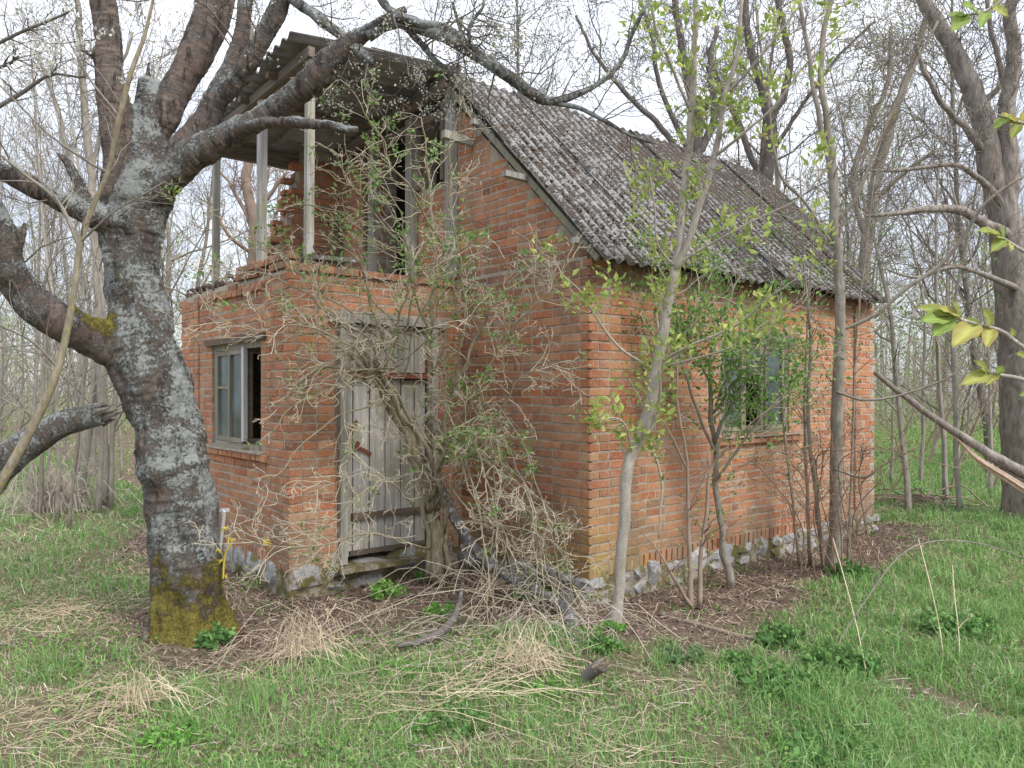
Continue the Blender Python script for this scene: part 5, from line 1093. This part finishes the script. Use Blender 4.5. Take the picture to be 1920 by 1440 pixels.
ZONE = ((20, 'close to the left edge'), (110, 'above the broken limb at left'), (215, 'just left of the cherry trunk'), (345, 'partly behind the cherry trunk'), (600, 'seen between the balcony posts'), (1000, 'rising behind the ridge, over the gable'), (1200, 'rising behind the middle of the roof'), (1400, 'behind the roof at the maple sapling'), (1560, 'behind the far end of the roof'), (1660, 'at the far right corner of the house'), (1760, 'on the grass right of the house'), (1860, 'left of the big rough tree'), (9999, 'by the big rough tree at right'))
STOOD = []; TREES = []
def stand(kind, x, y, rz, s, name, label, cat, group):
    px = 960 + F * x / y; STOOD.append(px); zn = next(t_ for a_, t_ in ZONE if px < a_); di = 'near ' if y < 12.5 else ('' if y < 18 else ('farther ' if y < 24 else 'distant ')); lb = di + LOOK[kind] + ' ' + zn
    r_ = thing(name, lb, cat, (x, y, float(gz(x, y))), group, rz); r_.scale = (s, s, s * rnd.uniform(.9, 1.1)); tm, cr_, lf = PT[kind]
    mkobj('trunk', tm, r_); mkobj('crown', cr_, r_)
    if lf: mkobj('foliage', lf, r_)
    TREES.append((lb, px, r_)); return r_
def fill(n, z0, z1, pxa, pxb, kinds, name, cat, group, smin=.8, smax=1.25, mind=.5):
    done = []; tries = 0
    while len(done) < n and tries < n * 30:
        tries += 1; Z = math.sqrt(rnd.uniform(z0 * z0, z1 * z1)); x = (rnd.uniform(pxa, pxb) - 960) / F * Z
        if inside(x, Z, 1.0) or any((x - a) ** 2 + (Z - b_) ** 2 < mind ** 2 for a, b_ in done): continue
        done.append((x, Z)); stand(rnd.choice(kinds), x, Z, rnd.uniform(0, 6.28), rnd.uniform(smin, smax), name, '', cat, group)
fill(20, 9.5, 16, -30, 245, ['sap1', 'sap1', 'sap2', 'sap3'], 'bare_sapling', 'sapling', 'thin saplings left of the cherry')
fill(10, 16, 30, -60, 420, ['tree1', 'tree3', 'tree4', 'sap3'], 'bare_tree', 'tree', 'trees of the left wood', .7, 1.0, 1)
fill(19, 10.2, 20, 1655, 1950, ['sap1', 'sap4', 'sap2', 'sap3', 'sap4'], 'bare_sapling', 'sapling', 'thin saplings right of the house')
fill(12, 17, 34, 1580, 1980, ['tree1', 'tree5', 'tree3', 'tree2', 'tree4'], 'bare_tree', 'tree', 'trees of the right wood', .65, .95, 1)
fill(15, 14, 28, 420, 1640, ['tree1', 'tree2', 'tree2', 'tree3', 'tree4', 'tree5'], 'bare_tree', 'tree', 'trees behind the house', .6, .95, 1.3)
bylab = {}
for lb, px, o in TREES: bylab.setdefault(lb, []).append((px, o))
for lb, q in bylab.items():
    if len(q) > 1:
        q.sort(key=lambda a: a[0]); nm = {2: ['left', 'right'], 3: ['left', 'middle', 'right']}.get(len(q), ['leftmost', 'second', 'third', 'fourth', 'fifth', 'sixth', 'seventh'][:len(q) - 1] + ['rightmost'])
        for (px, o), w_ in zip(q, nm): o['label'] = (w_ + ' of the like: ' if False else w_ + ' ') + lb
# trees one can single out
def big(name, label, stems, mat, tw_, Lf=None): return plant(name, label, 'tree', stems, mat, tw_, Lf, None, 'trunk', 12, .03, 'crown', .85)
TW = dict(n=3.6, L=1.5, lev=2, kids=5, ang=(.4, 1.1), trop=.02, wob=.17, rmin=.004, rk=.35, t0=.3)
big('rough_tree', 'big rough-barked tree with forked crown at the right edge', [
 [(1935, 985, 10.5, 120), (1925, 850, 10.5, 98), (1918, 700, 10.5, 92), (1908, 560, 10.5, 88), (1898, 470, 10.5, 84), (1880, 400, 10.5, 58), (1858, 310, 10.5, 52), (1840, 220, 10.5, 46), (1812, 140, 10.5, 40), (1775, 70, 10.5, 34), (1735, 5, 10.5, 28), (1705, -60, 10.5, 22)],
 [(1902, 500, 10.5, 60), (1890, 400, 10.4, 44), (1893, 300, 10.4, 38), (1888, 200, 10.4, 34), (1902, 110, 10.4, 30), (1895, 30, 10.4, 26), (1905, -60, 10.4, 20)],
 [(1895, 440, 10.4, 26), (1860, 425, 10.2, 22), (1800, 395, 10.0, 20), (1740, 392, 9.8, 15), (1680, 400, 9.6, 10), (1620, 405, 9.4, 6)],
 [(1885, 390, 10.4, 16), (1840, 340, 10.2, 14), (1790, 310, 10.0, 10), (1700, 318, 9.8, 8), (1620, 320, 9.6, 5)],
 [(1845, 290, 10.5, 18), (1820, 250, 10.3, 15), (1770, 200, 10.2, 12), (1740, 150, 10.1, 10), (1715, 80, 10.0, 8)],
 [(1838, 200, 10.5, 14), (1880, 150, 10.3, 12), (1862, 70, 10.2, 10), (1850, 0, 10.1, 8)],
 [(1905, 540, 10.3, 16), (1860, 520, 10, 12), (1790, 500, 9.8, 9), (1720, 520, 9.6, 6), (1660, 505, 9.5, 4)]], 'rough_bark', TW)
big('twin_tree', 'grey twin-stemmed tree standing behind the middle of the roof', [
 [(1438, 870, 14, 40), (1437, 600, 14, 36), (1438, 420, 14, 32), (1438, 330, 14, 30), (1445, 260, 14, 28), (1440, 210, 14, 24), (1420, 140, 14, 18), (1402, 60, 14, 16), (1395, -40, 14, 12)],
 [(1440, 230, 14, 20), (1470, 175, 14, 17), (1480, 110, 14, 15), (1465, 40, 14, 13), (1455, -40, 14, 10)],
 [(1437, 350, 14, 16), (1405, 290, 14, 14), (1385, 230, 14, 14), (1350, 160, 14, 12), (1325, 90, 14, 9)],
 [(1440, 300, 14, 10), (1490, 220, 13.8, 9), (1560, 120, 13.5, 7), (1640, 40, 13.3, 5)]], 'dark_bark', TW)
big('grey_tree', 'dark many-branched tree behind the ridge, left of the twin-stemmed tree', [
 [(1302, 850, 12.5, 34), (1305, 500, 12.5, 32), (1300, 320, 12.5, 28), (1310, 230, 12.5, 22), (1290, 150, 12.5, 20), (1275, 70, 12.5, 17), (1262, -30, 12.5, 13)],
 [(1303, 300, 12.5, 18), (1340, 220, 12.5, 17), (1330, 130, 12.5, 14), (1345, 50, 12.5, 10)],
 [(1300, 330, 12.5, 14), (1240, 240, 12.3, 13), (1180, 180, 12.1, 11), (1120, 110, 12, 8), (1080, 30, 12, 6)],
 [(1302, 310, 12.5, 12), (1240, 170, 12.2, 11), (1225, 80, 12, 9), (1200, 0, 12, 7)]], 'dark_bark', dict(TW, n=3.2), dict(per=4, size=.035, cols=[(.55, .54, .47), (.45, .42, .34)], spread=.12, n=0, mask=lambda x, y: .35))
big('leaning_tree', 'smooth grey tree leaning right between the slim tree and the big rough tree', [
 [(1600, 960, 13, 34), (1605, 700, 13, 28), (1620, 500, 13, 26), (1640, 350, 13, 24), (1668, 240, 13, 20), (1700, 150, 13, 17), (1730, 60, 13, 14), (1745, -40, 13, 10)],
 [(1625, 460, 13, 14), (1600, 340, 13, 13), (1625, 250, 13, 12), (1665, 150, 13, 10), (1670, 50, 13, 8)],
 [(1635, 380, 13, 10), (1700, 320, 12.8, 9), (1760, 280, 12.6, 6)]], 'slim_bark', TW, dict(per=4, size=.05, cols=[(.42, .42, .16), (.36, .38, .14)], spread=.2, n=1, mask=lambda x, y: .4))
big('porch_tree', 'crooked brown tree seen through the balcony posts', [
 [(476, 900, 10.8, 34), (474, 620, 10.8, 30), (474, 500, 10.8, 27), (478, 420, 10.8, 26), (464, 360, 10.8, 22), (466, 290, 10.8, 20), (478, 180, 10.8, 16), (470, 40, 10.8, 12)],
 [(470, 420, 10.8, 9), (440, 360, 10.8, 8), (405, 310, 10.8, 5)], [(474, 480, 10.8, 8), (430, 440, 10.6, 8), (395, 380, 10.5, 5)], [(478, 410, 10.8, 9), (510, 360, 10.8, 8), (540, 320, 10.8, 6)]], 'warm_bark', dict(TW, n=2.5, L=.8))
big('pale_tree', 'pale straight tree left of the cherry with many upright twigs', [
 [(196, 960, 11.5, 22), (190, 700, 11.5, 20), (183, 480, 11.5, 19), (168, 300, 11.5, 17), (156, 160, 11.5, 15), (146, 20, 11.5, 12), (140, -60, 11.5, 9)],
 [(183, 470, 11.5, 10), (140, 330, 11.4, 10), (105, 200, 11.3, 8), (60, 60, 11.2, 6)], [(170, 330, 11.5, 9), (200, 200, 11.4, 8), (250, 60, 11.3, 6)]], 'far_bark', TW)
# far wood: one mass of trunks and twigs
m = MB(); nf_ = 480
for k in range(nf_):
    Z = 34 + 34 * rng.random() ** 1.3; x = (rng.uniform(-500, 2400) - 960) / F * Z; h = rng.uniform(4, 9.5) * (.65 if rng.random() < .4 else 1); r_ = rng.uniform(.04, .12); l_ = rng.normal(0, .05)
    m.tube(np.array([[x, Z, -.1], [x + l_ * h * .5, Z, h * .5], [x + l_ * h, Z, h]]), [r_, r_ * .7, r_ * .2], 4, cap=False)
    for j in range(16):
        t = rng.uniform(.12, 1); a = rng.uniform(0, 6.28); ln = rng.uniform(.8, 2.6); o_ = np.array([x + l_ * h * t, Z, h * t]); d_ = np.array([math.cos(a), math.sin(a), rng.uniform(.1, 1.2)]); d_ /= np.linalg.norm(d_); m.tube(np.array([o_, o_ + d_ * ln * .5 + rng.normal(0, .1, 3), o_ + d_ * ln]), [.022, .015, .008], 3, cap=False)
for k in range(2200):
    Z = 30 + 30 * rng.random(); x = (rng.uniform(-500, 2400) - 960) / F * Z; z0 = rng.uniform(0, 3.4) * rng.random(); ln = rng.uniform(.8, 2.4); d_ = rng.normal(0, 1, 3) * [.6, .6, 1]; d_[2] = abs(d_[2]); d_ /= np.linalg.norm(d_); o_ = np.array([x, Z, z0]); m.tube(np.array([o_, o_ + d_ * ln * .5 + rng.normal(0, .12, 3), o_ + d_ * ln]), [.03, .02, .01], 3, cap=False)
o = m.build('distant_wood', 'far_bark', None, True, 'stuff'); tag(o, 'distant bare wood closing the view behind the house and clearing', 'wood')

# young leaves hanging like green mist in the undergrowth of the wood
n = 26000; Z = rng.uniform(15, 34, n); px = np.where(rng.random(n) < .45, rng.uniform(-150, 480, n), rng.uniform(1600, 2080, n)); X = (px - 960) / F * Z; H_ = rng.uniform(0, 1, n) ** 1.6 * 5.5; k = (vnoise(px * .012, H_, 1.0, 61) + vnoise(X, H_ * 2 + Z, .8, 62) > 1.02) & ~inside(X, Z, .5); X, Z, H_ = X[k], Z[k], H_[k]
o = leaves(np.stack([X, Z, H_], 1), rng.normal(0, 1, (len(X), 3)), 3, .085, [(.26, .36, .12), (.33, .41, .16), (.20, .30, .09)], .25).build('undergrowth_leaves', 'leaf', None, kind='stuff'); tag(o, 'mist of young green leaves in the undergrowth of the wood', 'undergrowth')
# ================================================================== ground cover
def scatter(n, z0, z1, xm=.72, xo=.8, pw=1.0):
    Z = z0 * (z1 / z0) ** (rng.random(n) ** pw); X = rng.uniform(-1, 1, n) * (xm * Z + xo); k = ~inside(X, Z, .02); return X[k], Z[k]
def in_px(X, Z): return 960 + F * X / Z, 736 + F * 1.75 / Z
def blades(X, Y, h, w_, lean, cols, mat, name, label, cat, lie=0.):
    n = len(X); a = rng.uniform(0, 6.283, n); d_ = np.stack([np.cos(a), np.sin(a), np.zeros(n)], 1); s_ = np.stack([-np.sin(a + rng.normal(0, .8, n)), np.cos(a), np.zeros(n)], 1); z0 = gz(X, Y); o_ = np.stack([X, Y, z0 - .01], 1); o_[:, 2] += lie * rng.random(n)
    h = h * rng.uniform(.5, 1.35, n); ln = lean * rng.uniform(.2, 1.6, n); up = np.array([0, 0, 1.])
    m1 = o_ + up * (h * .62)[:, None] * (1 if not lie else .5) + d_ * (h * ln * .45)[:, None]; tp = o_ + up * (h * (1 - .35 * np.minimum(ln, 1.3)) * (1 if not lie else .15))[:, None] + d_ * (h * ln * 1.15)[:, None]
    sw = s_ * (w_ * rng.uniform(.6, 1.3, n))[:, None]; V = np.stack([o_ - sw, o_ + sw, m1 + sw * .8, m1 - sw * .8, tp], 1); i = np.arange(n)[:, None] * 5
    c_ = np.array(cols)[rng.integers(0, len(cols), n)] * rng.uniform(.7, 1.3, (n, 1)); m = MB(); m.add(V.reshape(-1, 3), i + [0, 1, 2, 3], np.repeat(c_, 5, 0)); m.f.append(i + [3, 2, 4])
    o = m.build(name, mat, None, False, 'stuff'); tag(o, label, cat); return o
def wetness(X, Z):
    px, py = in_px(X, Z); r_ = np.clip((px - 1250) / 500, 0, 1) * .5 + .34; n_ = vnoise(X, Z, 1.6, 11) * .6 + vnoise(X, Z, 4.5, 12) * .45 + vnoise(X, Z, 12, 13) * .2
    far = np.clip((Z - 8) / 6, 0, 1) * .25
    return np.clip(r_ + far + n_ - .42 - .95 * bare(X, Z), 0, 1)
X, Z = scatter(270000, 2.5, 34); wv = wetness(X, Z); k = rng.random(len(X)) < wv * 1.15; X, Z = X[k], Z[k]; wv = wv[k]
hh = (.035 + .075 * wv ** 1.5 * np.clip(.6 + vnoise(X, Z, 2.2, 21), .5, 1.6)) * np.clip(1 + (Z - 6) * .04, 1, 2); hh *= np.where((in_px(X, Z)[0] > 1200) & (in_px(X, Z)[1] > 1280), 1.25, 1.0)
GC = [(.14, .31, .07), (.20, .40, .10), (.27, .45, .14), (.33, .47, .20), (.17, .34, .11), (.36, .43, .20)]
blades(X, Z, hh, .0024 * np.clip(Z / 4.5, .9, 8), .55, GC, 'leaf', 'grass', 'fresh green spring grass of the clearing around the house', 'grass')
print('grass', len(X))
X, Z = scatter(120000, 2.5, 30); k = rng.random(len(X)) < np.clip(vnoise(X, Z, 1.3, 31) * 1.0 + .30 - .32 * np.clip((in_px(X, Z)[0] - 1150) / 500, 0, 1) - .3 * (Z > 11) - .25 * bare(X, Z) + .25 * vnoise(X, Z, 5, 32), 0, 1) * .58; X, Z = X[k], Z[k]
blades(X, Z, .09 * np.clip(Z / 5, .8, 2.0), .0016 * np.clip(Z / 4.5, .9, 5), 1.9, [(.46, .36, .24), (.56, .46, .32), (.38, .29, .19), (.62, .53, .40)], 'litter', 'dead_grass', 'flattened dead straw strewn through the grass', 'dead grass', .02)
print('straw', len(X))
# long tufts
n = 620; X, Z = scatter(n, 2.6, 13); pxx, pyy = in_px(X, Z); k = rng.random(len(X)) < np.clip((pxx - 1000) / 700, .10, 1) * (bare(X, Z) < .3); X, Z = X[k], Z[k]
X = np.repeat(X, 46) + rng.normal(0, .055, len(X) * 46); Z = np.repeat(Z, 46) + rng.normal(0, .055, len(Z) * 46)
blades(X, Z, .125 * np.clip(1 + (Z - 6) * .03, 1, 1.4), .0026 * np.clip(Z / 4.5, .9, 8), .6, [(.14, .29, .07), (.19, .35, .09), (.24, .39, .13), (.30, .42, .19)], 'leaf', 'grass_tufts', 'longer lush grass tufts standing out of the lawn', 'grass')
# small round leaves of ground weeds
X, Z = scatter(80000, 2.5, 22); k = rng.random(len(X)) < np.clip((vnoise(X, Z, 2.4, 41) - .40) * 2.4 + .3 * np.clip((in_px(X, Z)[0] - 1200) / 500, 0, 1) - .5 * bare(X, Z), .02, 1); X, Z = X[k], Z[k]
P_ = np.stack([X, Z, gz(X, Z) + rng.uniform(.004, .045, len(X))], 1); s_ = .020 * np.clip(Z / 5, .9, 3)
o = leaves(P_, rng.normal(0, 1, (len(X), 3)) * [1, 1, .3], 2, .021, [(.13, .27, .06), (.18, .34, .08), (.24, .40, .10), (.10, .20, .06)], .02, .3, .8).build('ground_weeds', 'leaf', None, kind='stuff'); tag(o, 'small round-leaved weeds carpeting the gaps in the grass', 'ground weeds')
# leaf litter and bark bits on the bare ground by the walls
n = 90000; s_ = rng.uniform(-3.4, 6.6, n); t_ = rng.uniform(-2.6, 5.5, n); X = C2[0] + s_ * U2[0] + t_ * V2[0]; Z = C2[1] + s_ * U2[1] + t_ * V2[1]; k = (rng.random(n) < bare(X, Z) ** .7 * .9 + .05) & ~inside(X, Z, -.01) & (Z > 2.5) & (np.abs(X) < Z * .75 + .5); X, Z = X[k], Z[k]
n = len(X); print('litter', n); a = rng.uniform(0, 6.283, n); L_ = rng.uniform(.008, .034, n)[:, None]; W_ = rng.uniform(.003, .010, n)[:, None]; d_ = np.stack([np.cos(a), np.sin(a), rng.normal(0, .35, n)], 1); e_ = np.stack([-np.sin(a), np.cos(a), rng.normal(0, .35, n)], 1); o_ = np.stack([X, Z, gz(X, Z) + rng.uniform(.003, .022, n)], 1)
V = np.stack([o_ - d_ * L_ - e_ * W_ * .5, o_ + d_ * L_ * .2 - e_ * W_, o_ + d_ * L_, o_ + e_ * W_], 1); i = np.arange(n)[:, None] * 4
c_ = np.array([(.16, .10, .085), (.24, .155, .13), (.10, .07, .06), (.34, .25, .20), (.13, .10, .08), (.42, .34, .27)])[rng.choice(6, n, p=[.3, .26, .2, .12, .08, .04])] * rng.uniform(.7, 1.25, (n, 1)); m = MB(); m.add(V.reshape(-1, 3), i + [0, 1, 2, 3], np.repeat(c_, 4, 0)); o = m.build('leaf_litter', 'litter', None, kind='stuff'); tag(o, 'brown leaf litter and bark bits along the house walls', 'leaf litter')
# twigs strewn on the ground
m = MB(); X, Z = scatter(1100, 2.7, 14)
for x, y in zip(X, Z):
    a = rng.uniform(0, 6.28); ln = rng.uniform(.05, .28); z = float(gz(x, y)) + .012; p = np.array([[x, y, z], [x + math.cos(a) * ln * .5, y + math.sin(a) * ln * .5, z + rng.uniform(0, .04)], [x + math.cos(a + .3) * ln, y + math.sin(a + .3) * ln, z + rng.uniform(0, .03)]]); m.tube(p, rng.uniform(.0012, .003), 3, cap=False)
o = m.build('ground_twigs', 'pale_twig', None, kind='stuff'); tag(o, 'loose pale twigs and straws strewn over the ground', 'twigs')
